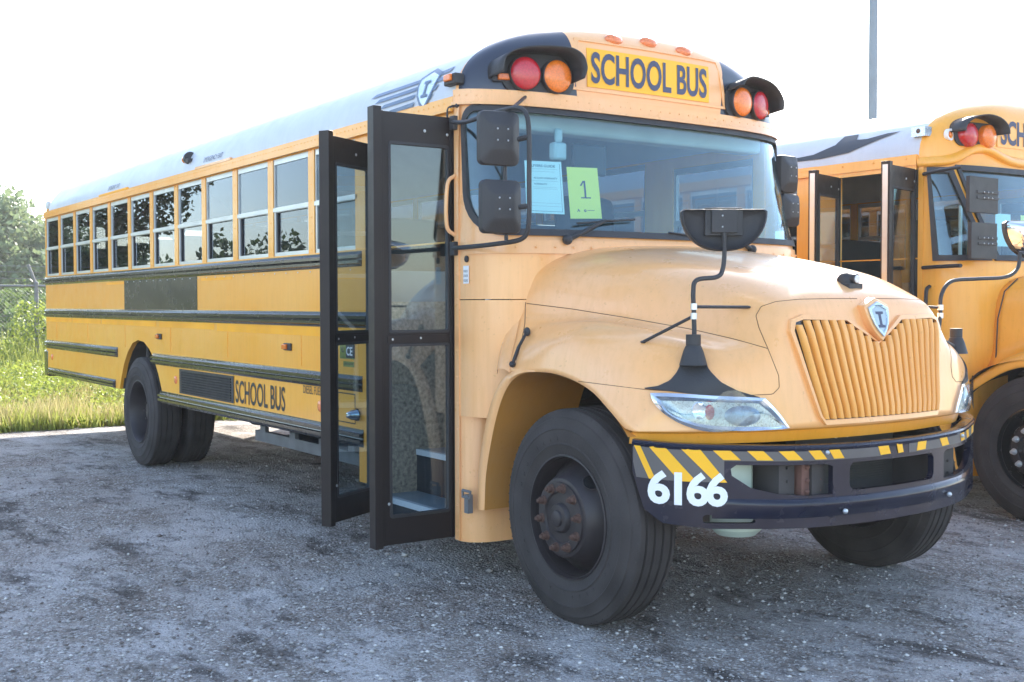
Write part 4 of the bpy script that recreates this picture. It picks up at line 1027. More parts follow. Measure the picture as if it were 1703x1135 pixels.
m = MB(); m.bx(-.86, -.80, -.66, -.57, 2.34, 2.44); m.bx(-.84, -.81, -.64, -.59, 2.44, 2.52); m.build('dash_camera', 'emblem_blue', bus, bevel=.015)
for y in (-.42, .42):
    m = MB(); m.tube([(-2.2, y, .97), (-2.2, y, 2.95)], .016, 8); m.bx(-2.22, -2.19, min(y, y*2.6), max(y, y*2.6), 1.1, 1.75); m.build('grab_partition', 'interior_grey', bus)
# papers behind the glass
def paper(name, px, label, cat, mt, lines):
    P = [U(*q, 'X', -.69) for q in px]
    a, b, c, d = P   # tl tr br bl
    def fn(u, v, q):
        t = a+(b-a)*u; s_ = d+(c-d)*u; r = s_+(t-s_)*v; return (r.x+q, r.y, r.z)
    m = MB(); m.poly([(0, 0), (1, 0), (1, 1), (0, 1)], [], .0015, fn); o = m.build(name, mt); tag(o, label, cat)
    m = MB()
    for t, u0, v0, u1, v1, bold in lines:
        if t: m.text(t, u0, v0, u1, v1, fn, .002, bold)
        else: m.poly([(u0, v0), (u1, v0), (u1, v1), (u0, v1)], [], .0012, lambda u, v, q: fn(u, v, .0016))
    m.build('printing', 'letter_navy' if 'number' in name else 'print_grey', o)
mat('print_grey', (.16, .26, .34), .7)
paper('window_notice', [(872, 267), (933, 270), (939, 357), (876, 354)], 'pale blue printed buyers guide sheet taped inside the windscreen beside the mirrors', 'paper', 'paper_blue',
      [('BUYERS GUIDE', .12, .885, .82, .935, .02), (None, .12, .85, .86, .853, 0), (None, .1, .80, .8, .803, 0), ('AS IS-NO WARRANTY', .22, .66, .86, .695, .01), (None, .15, .62, .88, .623, 0), ('WARRANTY', .22, .545, .58, .58, .01), (None, .2, .50, .85, .503, 0), (None, .2, .47, .85, .473, 0), (None, .1, .2, .92, .203, 0), (None, .1, .14, .92, .143, 0), (None, .05, .04, .95, .048, 0), (None, .94, .04, .95, .96, 0)])
paper('number_card', [(942, 278), (993, 280), (1001, 364), (949, 364)], 'yellow-green card printed with a large number 1 inside the windscreen', 'paper card', 'paper_green',
      [(None, .50, .42, .56, .74, 0), ('/', .37, .64, .53, .74, 0.02), (None, .38, .395, .70, .42, 0), ('A', .22, .13, .32, .19, .02), ('o', .44, .13, .52, .18, .05), (None, .55, .155, .78, .165, 0)])
m = MB(); m.poly([(1289, 385), (1303, 385), (1304, 404), (1289, 403)], [], .001, lambda u, v, q: tuple(U(u, v, 'X', -.615)+Vector((q, 0, 0)))); m.build('inspection_sticker', 'white_vinyl', bus)
# ---- wipers
def wiper(piv, elbow, b0, b1, f0, f1):
    P = lambda q, o: Vector(front_fn(o)(*q, 0))
    m = MB(); m.ball(P(piv, .03), .028, 12); m.tube([P(piv, .03), P(((piv[0]*2+elbow[0])/3, (piv[1]*2+elbow[1])/3), .05), P(elbow, .045)], [.016, .009], 8)
    m.tube([P(b0, .025), P(((b0[0]+b1[0])/2, (b0[1]+b1[1])/2), .022), P(b1, .025)], .006, 6); m.tube([P((b0[0]*.7+b1[0]*.3, b0[1]*.7+b1[1]*.3), .028), P(elbow, .045), P((b0[0]*.3+b1[0]*.7, b0[1]*.3+b1[1]*.7), .028)], .005, 6)
    m.build('wiper', 'black_plastic', bus)
wiper((-.80, 1.875), (-.55, 1.985), (-.72, 1.965), (-.33, 2.0), 0, 0)
wiper((.55, 1.855), (.28, 1.94), (-.10, 1.935), (.42, 1.90), 0, 0)
# ---- door-side mirrors on tubular bracket
def mirror_head(cx, cy, cz, w_, h, facing=0, mname='rear_mirror'):
    m = MB(); P = rrect(-w_/2, -h/2, w_/2, h/2, .03, 5); rows = []
    R_ = Matrix.Rotation(facing, 3, 'Z')
    for k, x in ((1, -.035), (1, -.005), (.97, .004), (.72, .022), (.55, .034), (.45, .036)):
        rows.append([Vector((cx, cy, cz))+R_ @ Vector((x, a*k, b*(k if k > .9 else k*.9+(.0)))) for a, b in P])
    m.grid(rows, cv=True); m.add(rows[-1], [tuple(range(len(P)))])
    o = m.build(mname, 'black_plastic', bus, sharp=30)
    m = MB(); m.add([Vector((cx, cy, cz))+R_ @ Vector((-.035, a*.96, b*.96)) for a, b in P], [tuple(range(len(P)))]); m.add([Vector((cx, cy, cz))+R_ @ Vector((-.030, a*.96, b*.96)) for a, b in P], [tuple(range(len(P)))]); m.build('mirror_glass', 'mirror_glass', o)
    m = MB()
    for a, b in ((-.028, .04), (.028, .04), (-.028, -.015), (.028, -.015)): m.ball(Vector((cx, cy, cz))+R_ @ Vector((.037, a, b)), .005, 8)
    m.build('mirror_screws', 'aluminium', o)
XM = -.30
c1 = U(831, 230, 'X', XM); c2 = U(834, 344, 'X', XM)
mirror_head(c1.x, c1.y, c1.z, .215, .262, math.radians(-8)); mirror_head(c2.x, c2.y, c2.z, .215, .262, math.radians(-8))
def upath(pts, ax, v, r, smooth=5, mt='black_plastic', name='mirror_bracket', n=10, par=None):
    m = MB(); m.tube([U(*p[:2], ax, p[2] if len(p) > 2 else v) for p in pts], r, n, smooth=smooth); return m.build(name, mt, par or bus)
upath([(753, 204, -1.245), (775, 203, -1.28), (800, 195, -1.30), (835, 184, -1.30), (862, 180, -1.29), (876, 192, -1.28), (880, 230, -1.28), (880, 300, -1.28), (880, 360, -1.28), (876, 388, -1.28), (862, 400, -1.29), (825, 406, -1.30), (790, 410, -1.29), (753, 413, -1.245)], 'Y', 0, .012)
upath([(842, 400, -.33), (840, 300, -.33), (838, 185, -.33)], 'X', XM, .010, 0)
upath([(862, 232, -1.30), (880, 228, -1.28)], 'Y', 0, .013, 0); upath([(864, 345, -1.30), (880, 343, -1.28)], 'Y', 0, .013, 0); m = MB(); m.tube([Vector(cap_fn(0)(-.88, 2.66, 0)), U(850, 182, 'Y', -1.30)], .009, 8); m.build('mirror_bracket', 'black_plastic', bus)
for py in (204, 413):
    q = U(754, py, 'X', -.93); m = MB(); m.bx(-.955, -.91, -W-.035, -W, q.z-.04, q.z+.035); m.build('mirror_hinge', 'black_plastic', bus, bevel=.005)
# far-side mirrors
for (px, py, h) in ((1312, 290, .24), (1315, 350, .21)):
    c = U(px, py, 'X', -.80); mirror_head(-.80, c.y, c.z, .19, h, math.radians(8))
m = MB(); m.tube([(-.93, W, 2.38), (-.88, 1.255, 2.38), (-.86, 1.26, 2.33), (-.86, 1.26, 2.0), (-.88, 1.255, 1.94), (-.93, W, 1.93)], .012, 8, smooth=3); m.build('mirror_bracket', 'black_plastic', bus)
# ---- cross-over mirrors on the fenders
def cross_mirror(f):
    P = [(1073, 646), (1095, 643), (1115, 634), (1128, 618), (1134, 600), (1136, 588), (1170, 588), (1173, 602), (1180, 618), (1198, 636), (1225, 650), (1262, 661), (1225, 661), (1180, 658), (1120, 651)]
    base = hit(1153, 600); up_ = P[:12]; m = MB(); rows = []; lows = []
    for px in np.linspace(1073, 1262, 44):
        ty = float(np.interp(px, [q[0] for q in up_], [q[1] for q in up_])); by = float(np.interp(px, [1073, 1120, 1180, 1225, 1262], [647, 652, 659, 662, 662.5]))
        col = [hit(px, ty+(by-ty)*k/6, .010, f < 0) for k in range(7)]; low = hit(px, by, .0, f < 0); top = hit(px, ty, .0, f < 0)
        if None in col or low is None or top is None: continue
        rows.append([top]+col+[low])
    m.grid(rows)
    ft = m.build('mirror_foot', 'black_plastic', bus, sharp=50)
    X = base.x+.02
    b = U(1153, 596, 'X', X); tp = U(1152, 560, 'X', X); 
    if f > 0: pth = [U(1155, 600, 'X', X), U(1155, 575, 'X', X), U(1154, 520, 'X', X), U(1153, 485, 'X', X), U(1159, 466, 'X', X), U(1192, 461, 'X', X), U(1202, 448, 'X', X), U(1205, 415, 'X', X), U(1204, 372, 'X', X)]
    else:
        q = lambda px, py: U(px, py, 'X', .72)
        pth = [Vector((X, -b.y, b.z)), q(1564, 560), q(1564, 520), q(1566, 490), q(1583, 468), q(1625, 464), q(1672, 461), q(1692, 447), q(1697, 420)]
    m = MB(); Q = [pth[0]]+[Vector(p) for p in pth[1:]]
    R2 = []
    for i, p in enumerate(Q):
        R2.append(p)
    # round the bends a little
    m.tube(R2, .0105, 10, smooth=6); ar = m.build('mirror_arm', 'black_plastic', bus)
    a0, a1 = Vector(Q[0]), Vector(Q[1]); up = Vector((0, 0, 1))
    m = MB(); c = Vector((X-.005, f*b.y, b.z)) if f < 0 else b; c = Vector((c.x, (-1 if f > 0 else 1)*abs(c.y), c.z))
    m.tube([c+up*-.03, c+up*.03, c+up*.055], [.062, .045, .034], 16); m.tube([c+up*.056, c+up*.105], .033, 16); m.build('mirror_socket', 'black_plastic', ft)
    m = MB(); c0 = Vector(Q[2])
    m.tube([c0+up*-.03, c0+up*-.002], .0145, 12); m.tube([c0+up*.012, c0+up*.04], .0145, 12); m.build('clamp', 'aluminium', ft)
    for e, s_ in (((1070, 570), -.015), ((1244, 512), .025)):
        E_ = hit(*e, .004); E_ = Vector((E_.x, E_.y*(1 if f > 0 else -1), E_.z)); s0 = c0+up*s_
        m = MB(); m.tube([E_, s0], [.0075, .0075], 8); m.ball(E_, .014, 10, sc=(1, 1, .5)); m.build('mirror_brace', 'black_plastic', ft)
    # head: half-oval convex mirror, back towards the camera
    hc = Vector(Q[-1])+Vector((0, 0, .01)); 
    if f > 0:
        tl, tr = U(1130, 352, 'X', X), U(1275, 352, 'X', X); ctr = (tl+tr)/2; hw = 72/F*(ctr-CAM).dot(FW); hh = .178
        ax = Vector((0, 1, 0)); ax = (RT*1.0).normalized(); ax.z = 0; ax.normalize(); nr = Vector((-ax.y, ax.x, 0)); nr = nr if nr.dot(CAM-ctr) > 0 else -nr
    else:
        ctr = U(1722, 372, 'X', .72); hw = .19; hh = .20; ax = Vector((RT.x, RT.y, 0)).normalized(); nr = Vector((-ax.y, ax.x, 0)); nr = nr if nr.dot(CAM-ctr) > 0 else -nr
    out = []
    for t in np.linspace(math.pi, 2*math.pi, 25): out.append((math.copysign(abs(math.cos(t))**.85, math.cos(t)), math.sin(t)))
    out = [(-.93, .06)]+[(-1, -.0)]+out[1:-1]+[(1, 0), (.93, .06)]
    fl = 1 if f > 0 else -1
    def row(k, d, dz=0): return [ctr+ax*(a*hw*k)+Vector((0, 0, 1))*((b+.35)*hh*k-.35*hh+dz)+nr*d*fl for a, b in out]
    m = MB(); m.grid([row(.97, -.05), row(1.0, -.045), row(1, .0), row(.96, .006), row(.92, -.006), row(.85, -.022), row(.6, -.034), row(.05, -.036)], cv=True); hd = m.build('crossview_mirror', 'black_plastic', bus, sharp=45)
    m = MB(); m.grid([row(.96, -.048), row(.8, -.10), row(.5, -.135), row(.05, -.15)], cv=True); m.build('mirror_glass', 'mirror_glass', hd, sharp=70)
    if f > 0:
        bk = ctr+Vector((0, 0, -.045))-nr*.010
        m = MB(); R3 = Matrix((ax, nr, Vector((0, 0, 1)))).transposed(); m.box(bk, (.115, .045, .10), R=R3); m.box(bk-nr*.012, (.17, .03, .125), R=R3)
        for dz in (-.025, .025): m.ball(bk+nr*.024+Vector((0, 0, dz))-ax*.01, .005, 8, 1)
        m.build('mirror_mount', ['black_plastic', 'aluminium'], hd, bevel=.012)
for f in (1, -1): cross_mirror(f)
# ---- small hardware
m = MB(); m.tube([U(757, 292, 'Y', -W-.006), U(744, 308, 'Y', -W-.05), U(743, 375, 'Y', -W-.05), U(757, 392, 'Y', -W-.006)], .011, 10, smooth=6); m.build('grab_handle', 'yellow_veiled', bus)
m = MB(); m.tube([U(758, 176, 'Y', -W-.01), U(746, 180, 'Y', -W-.03), U(744, 195, 'Y', -W-.03), U(750, 205, 'Y', -W-.01)], .006, 8, smooth=5); m.ball(U(760, 176, 'Y', -W-.01), .013, 8); m.build('door_cable', 'black_plastic', bus)
q = U(778, 832, 'Y', -W-.01); m = MB(); m.tube([q+Vector((-.035, -.01, .05)), q+Vector((.04, -.01, .05)), q+Vector((.04, -.01, .015)), q+Vector((-.035, -.01, .015)), q+Vector((-.035, -.01, .05))], .008, 8); m.bx(q.x-.018, q.x+.02, q.y-.012, q.y+.02, q.z-.07, q.z+.03); m.build('bonnet_hook', 'galvanised', bus, bevel=.004)
q = U(775, 458, 'Y', -W-.002); m = MB(); m.bx(q.x-.025, q.x+.028, -W-.004, -W-.001, q.z-.045, q.z+.05); o = m.build('notice_sticker', 'white_vinyl', bus)
m = MB()
for k, t in enumerate(('INTERLOCK', 'DOOR', 'RELEASE')): m.text(t, q.x-.02, q.z+.015-k*.025, q.x+.022, q.z+.028-k*.025, lambda u, v, w_: (u, -W-.0045-abs(w_), v), .0005)
m.build('sticker_text', 'letter_dark', o)
q = U(776, 431, 'Y', -W-.002); m = MB(); m.lathe([(.018, 0), (.018, .006), (.012, .010), (0, .010)], (q.x, -W, q.z), 'Y', 16, sgn=-1); m.build('lock_button', 'black_plastic', bus)
a = hit(881, 556, .02); b = U(852, 606, 'Y', -1.2); m = MB(); m.tube([a, (a+Vector(b))/2+Vector((0, -.01, 0)), b], .008, 8); m.ball(a, .024, 10, sc=(1, .6, 1)); m.ball(b, .018, 8); m.build('bonnet_latch', 'black_plastic', bus)

# ================================================================== the neighbouring school bus
def neighbour():
    ox, oy = -.10, 4.17
    nb = empty('school_bus', (ox, oy, 0), 'older school bus with plain yellow roof front, parked behind the numbered bus at right', 'school bus', 'school buses parked side by side')
    L = lambda px, py, ax, v: U(px, py, ax, v+(ox if ax == 'X' else oy if ax == 'Y' else 0))-Vector((ox, oy, 0))
    make_body(nb, 'yellow_paint')
    for z0, z1 in ((1.77, 1.865), (1.385, 1.485), (.985, 1.085)):
        m = MB(); rail(m, (-5.95 if z0 < 1.2 else XREAR+.01), -2.0, z0, z1, -1); m.build('rub_rail', 'black_gloss', nb)
    # front: flat-faced windscreen with a raked corner post
    m = MB(); WS1 = rrect(-SG+.04, 1.86, -SG+.30, 2.53, .02, 3); 
    P1 = [(-SG+.03, 1.86), (-SG+.44, 1.86), (-SG+.26, 2.54), (-SG+.03, 2.54)]; P2 = [(-SG+.50, 1.86), (SG-.50, 1.86), (SG-.32, 2.56), (-SG+.32, 2.56)]; P3 = [(SG-.44, 1.86), (SG-.03, 1.86), (SG-.03, 2.54), (SG-.26, 2.54)]
    m.poly([(-SL, 1.70), (SL, 1.70), (SL, ZE+.03), (-SL, ZE+.03)], [P1, P2, P3], .03, front_fn(-.015), cuts=SC, cutv=[2.0, 2.2, 2.4])
    for sg in (-1, 1):
        m.grid([[front_xy(sg*s_, z)+(z,) for s_ in np.linspace(SL, SL-.75, 24)] for z in (.25, .6, 1.2, 1.70)])
        m.bx(-.948, -.905, sg*W, sg*(W+.008), .25, 2.6)
    m.build('windscreen_frame', 'yellow_paint', nb)
    for P in (P1, P2, P3):
        cx = sum(p[0] for p in P)/4; cz = sum(p[1] for p in P)/4; I = [(p[0]+(.03 if p[0] < cx else -.03), p[1]+(.03 if p[1] < cz else -.03)) for p in P]; O_ = [(p[0]-(.012 if p[0] < cx else -.012), p[1]-(.012 if p[1] < cz else -.012)) for p in P]
        m = MB(); m.poly(O_, [I], .03, front_fn(.004), cuts=SC); g = m.build('windscreen_gasket', 'black_plastic', nb)
        m = MB(); m.poly(P, [], .006, front_fn(-.004), cuts=SC); m.build('windscreen', 'glass_screen', g)
    m = MB(); m.grid([[cap_point(s_, q, 1.0) for s_ in np.linspace(-SL, SL, 73)] for q in np.linspace(0, 1, 26)]); m.build('front_cap', 'yellow_paint', nb, sharp=60)
    # eyebrow lip that arches over the lamps
    m = MB(); G = []
    for s_ in np.linspace(-SL, SL, 73):
        e = .10*math.exp(-((abs(s_)-.75)/.25)**2)+.02*math.cos(s_*2)
        G.append([front_fn(d)(s_, 2.60+e+h, 0) for d, h in ((.0, .05), (.03, .03), (.04, .0), (.03, -.02), (0, -.03))])
    m.grid(G); m.build('cap_lip', 'yellow_paint', nb, sharp=60)
    # lamps
    for sg in (-1, 1):
        m = MB(); m.poly(rrect(.80*sg-.20, 2.72, .80*sg+.20, 2.90, .06, 6), [], .02, cap_fn(.006), cuts=CY_, cutv=[2.8]); pl = m.build('warning_lamp_panel', 'black_plastic', nb)
        for yy, mt in ((.885*sg, 'lens_red'), (.70*sg, 'lens_amber')):
            f = Vector(cap_fn(.016)(yy, 2.80, 0)); m = MB(); m.lathe([(.088, -.03), (.088, .03), (.084, .036), (.05, .052), (0, .058)], tuple(f), 'X', 28); m.build('lens', mt, pl, sharp=60)
        m = MB(); m.grid([[(cap_fn(0)(.80*sg+a, 2.80, 0)[0]+d, .80*sg+a, 2.80+b) for a, b in [(.22*math.cos(t), .03+.12*math.sin(t)) for t in np.linspace(-.1, math.pi+.1, 18)]] for d in (-.05, .04, .13)])
        h = m.build('lamp_hood', 'black_plastic', nb); s_ = h.modifiers.new('solid', 'SOLIDIFY'); s_.thickness = .008
        m = MB(); f = Vector(cap_fn(.005)(1.03*sg, 2.80, 0)); m.lathe([(.045, -.02), (.045, .012), (.03, .012), (.03, -.01)], tuple(f), 'X', 20); m.ball(f, .02, 10, 1); m.build('side_marker', ['white_vinyl', 'lens_amber'], nb)
    m = MB(); m.poly([(-.56, 2.735), (.56, 2.735), (.56, 2.965), (-.56, 2.965)], [], .004, cap_fn(.004), cuts=CY_, cutv=[2.85]); sn = m.build('destination_sign', 'yellow_paint', nb)
    m = MB(); m.text('SCHOOL BUS', -.52, 2.755, .52, 2.945, cap_fn(.007), .002, .03, cuts=24); m.build('sign_lettering', 'letter_navy', sn)
    m = MB(); f = Vector(cap_fn(.01)(0, 3.05, 0)); m.bx(f.x-.01, f.x+.03, -.08, .08, f.z-.03, f.z+.03, 0); m.ball(f+Vector((.03, 0, 0)), .028, 10, 1); m.build('marker_lamp', ['white_vinyl', 'lens_red'], nb)
    # roof decal and side lamp
    m = MB(); m.poly([(-2.65, 2.725), (-1.9, 2.715), (-1.62, 2.735), (-1.40, 2.80), (-1.18, 2.86), (-1.3, 2.86), (-1.47, 2.835), (-1.58, 2.84), (-1.60, 2.89), (-1.74, 2.89), (-1.78, 2.82), (-1.98, 2.76)], [], .002, roof_side(.005), cuts=np.arange(-2.7, -1, .1), cutv=[2.76, 2.8, 2.84]); m.build('roof_decal', 'decal_black', nb)
    m = MB(); m.bx(-1.02, -.90, -W-.0, -W+.08, 2.79, 2.86); m.ball((-.96, -W+.01, 2.83), .022, 10, 1); m.build('clearance_lamp', ['emblem_silver', 'rust'], nb)
    m = MB(); m.bx(-2.0, -.96, -W-.020, -W, 2.54, 2.655); rivets(m, [(x, -W-.020, 2.63) for x in np.arange(-1.95, -1, .3)], (0, -1, 0), .012); m.build('door_header', 'yellow_paint', nb)
    # open door leaves, pale aluminium edges
    a = lf.copy()
    m = MB(); m.bx(XDOOR0, -1.70, -W-.004, -W+.04, .42, 2.55); m.build('door_jamb', 'yellow_paint', nb)
    for k, (x, ang) in enumerate(((-.985, -78), (-1.70, -74))):
        c = copy_part(lf, nb, (x, -1.225, .26), (0, 0, math.radians(ang)))
        m = MB(); m.bx(.487, .492, -.02, .02, 0, 2.28); m.build('leaf_edge', 'aluminium', c)
    bpy.data.objects.remove(a)
    # bonnet: square-shouldered with slanting fender
    HN = [[(-.5, 0, 1.76), (-.5, .5, 1.745), (-.51, .72, 1.70), (-.53, .84, 1.60), (-.54, .88, 1.40), (-.55, .90, 1.15), (-.55, .98, 1.02), (-.56, 1.15, .96), (-.57, 1.19, .86)],
          [(-.1, 0, 1.72), (-.1, .5, 1.705), (-.1, .70, 1.66), (-.1, .80, 1.56), (-.1, .83, 1.38), (-.1, .86, 1.27), (-.12, .96, 1.22), (-.14, 1.15, 1.18), (-.15, 1.19, 1.08)],
          [(.5, 0, 1.63), (.5, .45, 1.615), (.5, .62, 1.58), (.5, .72, 1.50), (.5, .76, 1.36), (.48, .80, 1.29), (.46, .94, 1.25), (.42, 1.15, 1.20), (.40, 1.19, 1.06)],
          [(.95, 0, 1.54), (.95, .42, 1.53), (.95, .57, 1.50), (.95, .65, 1.42), (.95, .69, 1.30), (.93, .76, 1.20), (.90, .92, 1.15), (.84, 1.13, 1.06), (.80, 1.18, .92)],
          [(1.02, 0, 1.44), (1.02, .42, 1.43), (1.02, .57, 1.40), (1.02, .65, 1.33), (1.02, .69, 1.2), (1.0, .76, 1.1), (.96, .92, 1.05), (.90, 1.12, .97), (.85, 1.17, .85)],
          [(1.05, 0, .85), (1.05, .42, .85), (1.05, .57, .85), (1.04, .65, .84), (1.03, .69, .83), (1.01, .76, .82), (.97, .92, .8), (.92, 1.1, .76), (.86, 1.16, .7)]]
    G = dense(HN, 6); m = MB(); m.grid(G); m2 = MB(); m2.grid([[(p[0], -p[1], p[2]) for p in r] for r in G]); m.add(m2.v, m2.f); h = m.build('bonnet', 'yellow_paint', nb, sharp=40); s_ = h.modifiers.new('solid', 'SOLIDIFY'); s_.thickness = .012; s_.offset = -1
    m = MB(); m.tube([(-.50, -.905+.0, 1.10), (-.49, -.90, 1.42), (-.47, -.85, 1.62), (-.46, -.70, 1.715)], .005, 6); m.build('panel_gap', 'letter_dark', nb)
    AN = [(-.72, .35), (-.68, .6), (-.62, .8), (-.5, 1.0), (-.3, 1.10), (0, 1.14), (.3, 1.10), (.55, .98)]
    m = MB(); m.grid([[(x, s_, z) for x, z in catmull(AN, 4)] for s_ in (-1.19, -.6)]); m.build('wheel_arch_liner', 'chassis', nb)
    m = MB(); m.grid([[(x, s_, z) for x, z in catmull(AN, 4)] for s_ in (1.19, .6)]); m.build('wheel_arch_liner', 'chassis', nb)
    m = MB(); m.bx(1.05, 1.06, -.55, .55, .9, 1.40)
    for k in range(8): m.bx(1.06, 1.075, -.55, .55, .93+k*.06, .96+k*.06)
    m.build('grille', 'black_plastic', nb)
    for sg in (-1, 1):
        m = MB(); m.lathe([(.10, 0), (.10, .03), (.08, .05), (0, .06)], (1.0, .80*sg, 1.0), 'X', 24); m.build('headlamp', 'lens_clear', nb)
    m = MB(); m.bx(1.05, 1.15, -1.2, 1.2, .5, .78); m.build('front_bumper', 'black_gloss', nb, bevel=.03)
    # air intake box and hardware on bonnet side
    q = L(1697, 478, 'Y', -.92); m = MB(); m.lathe([(.085, 0), (.085, .03), (.06, .045), (0, .045)], (.18, -.84, 1.50), 'Y', 20, sgn=-1); m.bx(.02, .10, -.87, -.80, 1.33, 1.62); m.build('air_intake', 'black_plastic', nb)
    m = MB(); m.ball((-.12, -.86, 1.42), .03, 8, sc=(1, .5, 1)); m.build('bonnet_catch', 'aluminium', nb)
    m = MB(); m.tube([(-.84, -W-.01, 1.66), (-.84, -W-.05, 1.62), (-.84, -W-.05, 1.42), (-.84, -W-.01, 1.38)], .014, 8, smooth=4); m.build('grab_handle', 'black_plastic', nb)
    m = MB(); m.tube([(-.90, -W-.01, 1.80), (-.7, -W-.12, 1.80), (-.45, -W-.20, 1.80)], .014, 8); m.tube([(-.90, -W-.01, 2.50), (-.7, -W-.12, 2.50), (-.45, -W-.20, 2.50)], .014, 8); m.build('mirror_bracket', 'black_plastic', nb)
    for a, b in (((1610, 293), (1657, 357)), ((1613, 370), (1655, 432))):
        c = L((a[0]+b[0])/2, (a[1]+b[1])/2, 'X', -.42); p0, p1 = L(*a, 'X', -.42), L(*b, 'X', -.42); wd, hh = abs(p1.y-p0.y), abs(p0.z-p1.z)
        m = MB(); m.box(c, (.03, wd, hh)); 
        for dz in (-.02, .02):
            m.box(c+Vector((.017, wd*.12, dz)), (.008, wd*.75, .022))
            for dy in (-.05, 0, .05): m.ball(c+Vector((.023, wd*.12+dy, dz)), .006, 6, 1)
        mh = m.build('rear_mirror', ['black_plastic', 'aluminium'], nb, bevel=.006)
    for y, sg in ((-1.06, -1), (1.06, 1)): make_wheel(nb, (0.0, y, .52), sg, True, hub='aluminium', rimm='black_gloss')
    for y, sg in ((-1.10, -1), (1.10, 1), (-.78, -1), (.78, 1)): make_wheel(nb, (-6.68, y, .52), sg, False)
    m = MB()
    for y in (-.45, .45): m.bx(-10.2, 1.0, y-.04, y+.04, .62, .86)
    m.bx(-.06, .06, -.9, .9, .40, .50); m.cyl((-6.68, -1, .52), (-6.68, 1, .52), .09); m.bx(-.9, .8, -.35, .35, .45, 1.0); m.build('chassis', 'chassis', nb)
    m = MB(); m.bx(-.86, -.60, -.9, 1.05, 1.2, 1.80); m.build('dashboard', 'interior_dark', nb, bevel=.05)
    m = MB(); m.box((-1.75, .42, 1.42), (.5, .52, .14)); m.box((-2.0, .42, 1.86), (.13, .50, .86)); m.build('driver_seat', 'interior_dark', nb, bevel=.07)
    m = MB(); m.bx(-2.3, -2.24, -1.1, -.3, .97, 1.80); m.bx(-1.95, -1.92, -1.17, -.42, .34, 1.4); m.build('entry_partition', 'seat_vinyl', nb, bevel=.03)
    m = MB()
    for k, (y0, z) in enumerate(((-1.18, .36), (-.92, .62), (-.68, .88))): m.bx(-1.90, -.97, y0, y0+.30, z-.03, z)
    m.build('entry_steps', 'interior_dark', nb)
    m = MB(); m.tube([(-1.0, -.62, 1.0), (-1.0, -.62, 2.3)], .015, 8); m.build('handrail', 'white_vinyl', nb)
    # papers behind its screen
    for nm, x0, x1, lab, mt in (('window_notice', -.62, -.42, 'pale blue sheet inside the windscreen of the bus at right', 'paper_blue'), ('number_card', -.28, -.10, 'yellow-green card inside the windscreen of the bus at right', 'paper_green')):
        m = MB(); m.bx(ox-.70, ox-.698, oy+x0, oy+x1, 1.97, 2.22); tag(m.build(nm, mt), lab, 'paper')
neighbour()
b3 = empty('school_bus', (-.55, 7.45, 0), 'third school bus in the row, seen only through the windows of the second', 'school bus', 'school buses parked side by side')
make_body(b3); make_cab(b3, 'yellow_paint'); make_cap(b3, 'yellow_paint')
for z0, z1 in ((1.77, 1.865), (1.385, 1.485), (.985, 1.085)):
    m = MB(); rail(m, (-5.95 if z0 < 1.2 else XREAR+.01), -2.0, z0, z1, -1); m.build('rub_rail', 'black_gloss', b3)
for y, sg in ((-1.06, -1), (1.06, 1)): make_wheel(b3, (0.0, y, .52), sg, True)
for y, sg in ((-1.10, -1), (1.10, 1)): make_wheel(b3, (-6.68, y, .52), sg, False)
m = MB(); m.grid(dense(HS, 3)); m2 = MB(); m2.grid([[(p[0], -p[1], p[2]) for p in r] for r in dense(HS, 3)]); m.add(m2.v, m2.f); m.build('bonnet', 'yellow_paint', b3, sharp=50)
for x, ang in ((-.985, -1), (-1.46, -1)):
    copy_part(lf, b3, (x, -1.20, .26), (0, 0, math.radians(180)))

# ================================================================== surroundings
m = MB(); m.tube([(0, 0, 0), (0, 0, 9.5)], [.095, .08], 16); m.bx(-.16, .16, -.16, .16, .0, .05); m.bx(-.05, 1.0, -.04, .04, 9.4, 9.5)
p = U(1452, 100, 'Y', 14); tag(m.build('light_pole', 'pole_paint', None, (p.x, 14, 0)), 'tall slim grey pole rising behind the second school bus', 'light pole')
# chain-link fence
def fence():
    X = -18.5; y0, y1 = -9.0, 12.0
    fe = empty('chain_link_fence', (X, 0, 0), 'chain-link fence with leaning barbed-wire arms along the weedy field', 'fence')
    ys = [.41+k*3.0 for k in range(-3, 4)]
    post = None
    for y in ys:
        if post is None:
            m = MB(); m.tube([(0, 0, 0), (0, 0, 1.92)], .038, 10); m.tube([(0, 0, 1.9), (0, -.14, 2.28)], .03, 8); m.ball((0, 0, 1.93), .045, 8); post = m.build('fence_post', 'galvanised', fe, (0, y, 0))
        else: copy_part(post, fe, (0, y, 0))
    m = MB(); m.tube([(0, y0, 1.88), (0, y1, 1.88)], .024, 8); m.build('top_rail', 'galvanised', fe)
    for z, dy in ((1.32, 0), (2.02, -.05), (2.14, -.09), (2.25, -.13), (.06, 0)):
        m = MB(); m.tube([(0.0, y0, z), (0, y1, z)], .005, 5); m.build('tension_wire', 'galvanised', fe)
    m = MB(); s_ = .075; y = y0
    while y < y1:
        for d in (1, -1):
            a = (0, y, .05); n = 1.8; 
            yb_ = y+d*n
            zb = 1.85
            if y0 <= yb_ <= y1: m.add([(0, y-.0014, .05), (0, y+.0014, .05), (0, yb_+.0014, zb), (0, yb_-.0014, zb), (.002, y, .05), (.002, yb_, zb)], [(0, 1, 2, 3), (0, 4, 5, 3), (1, 4, 5, 2)])
        y += s_
    m.build('chain_mesh', 'galvanised', fe, recalc=False)
fence()
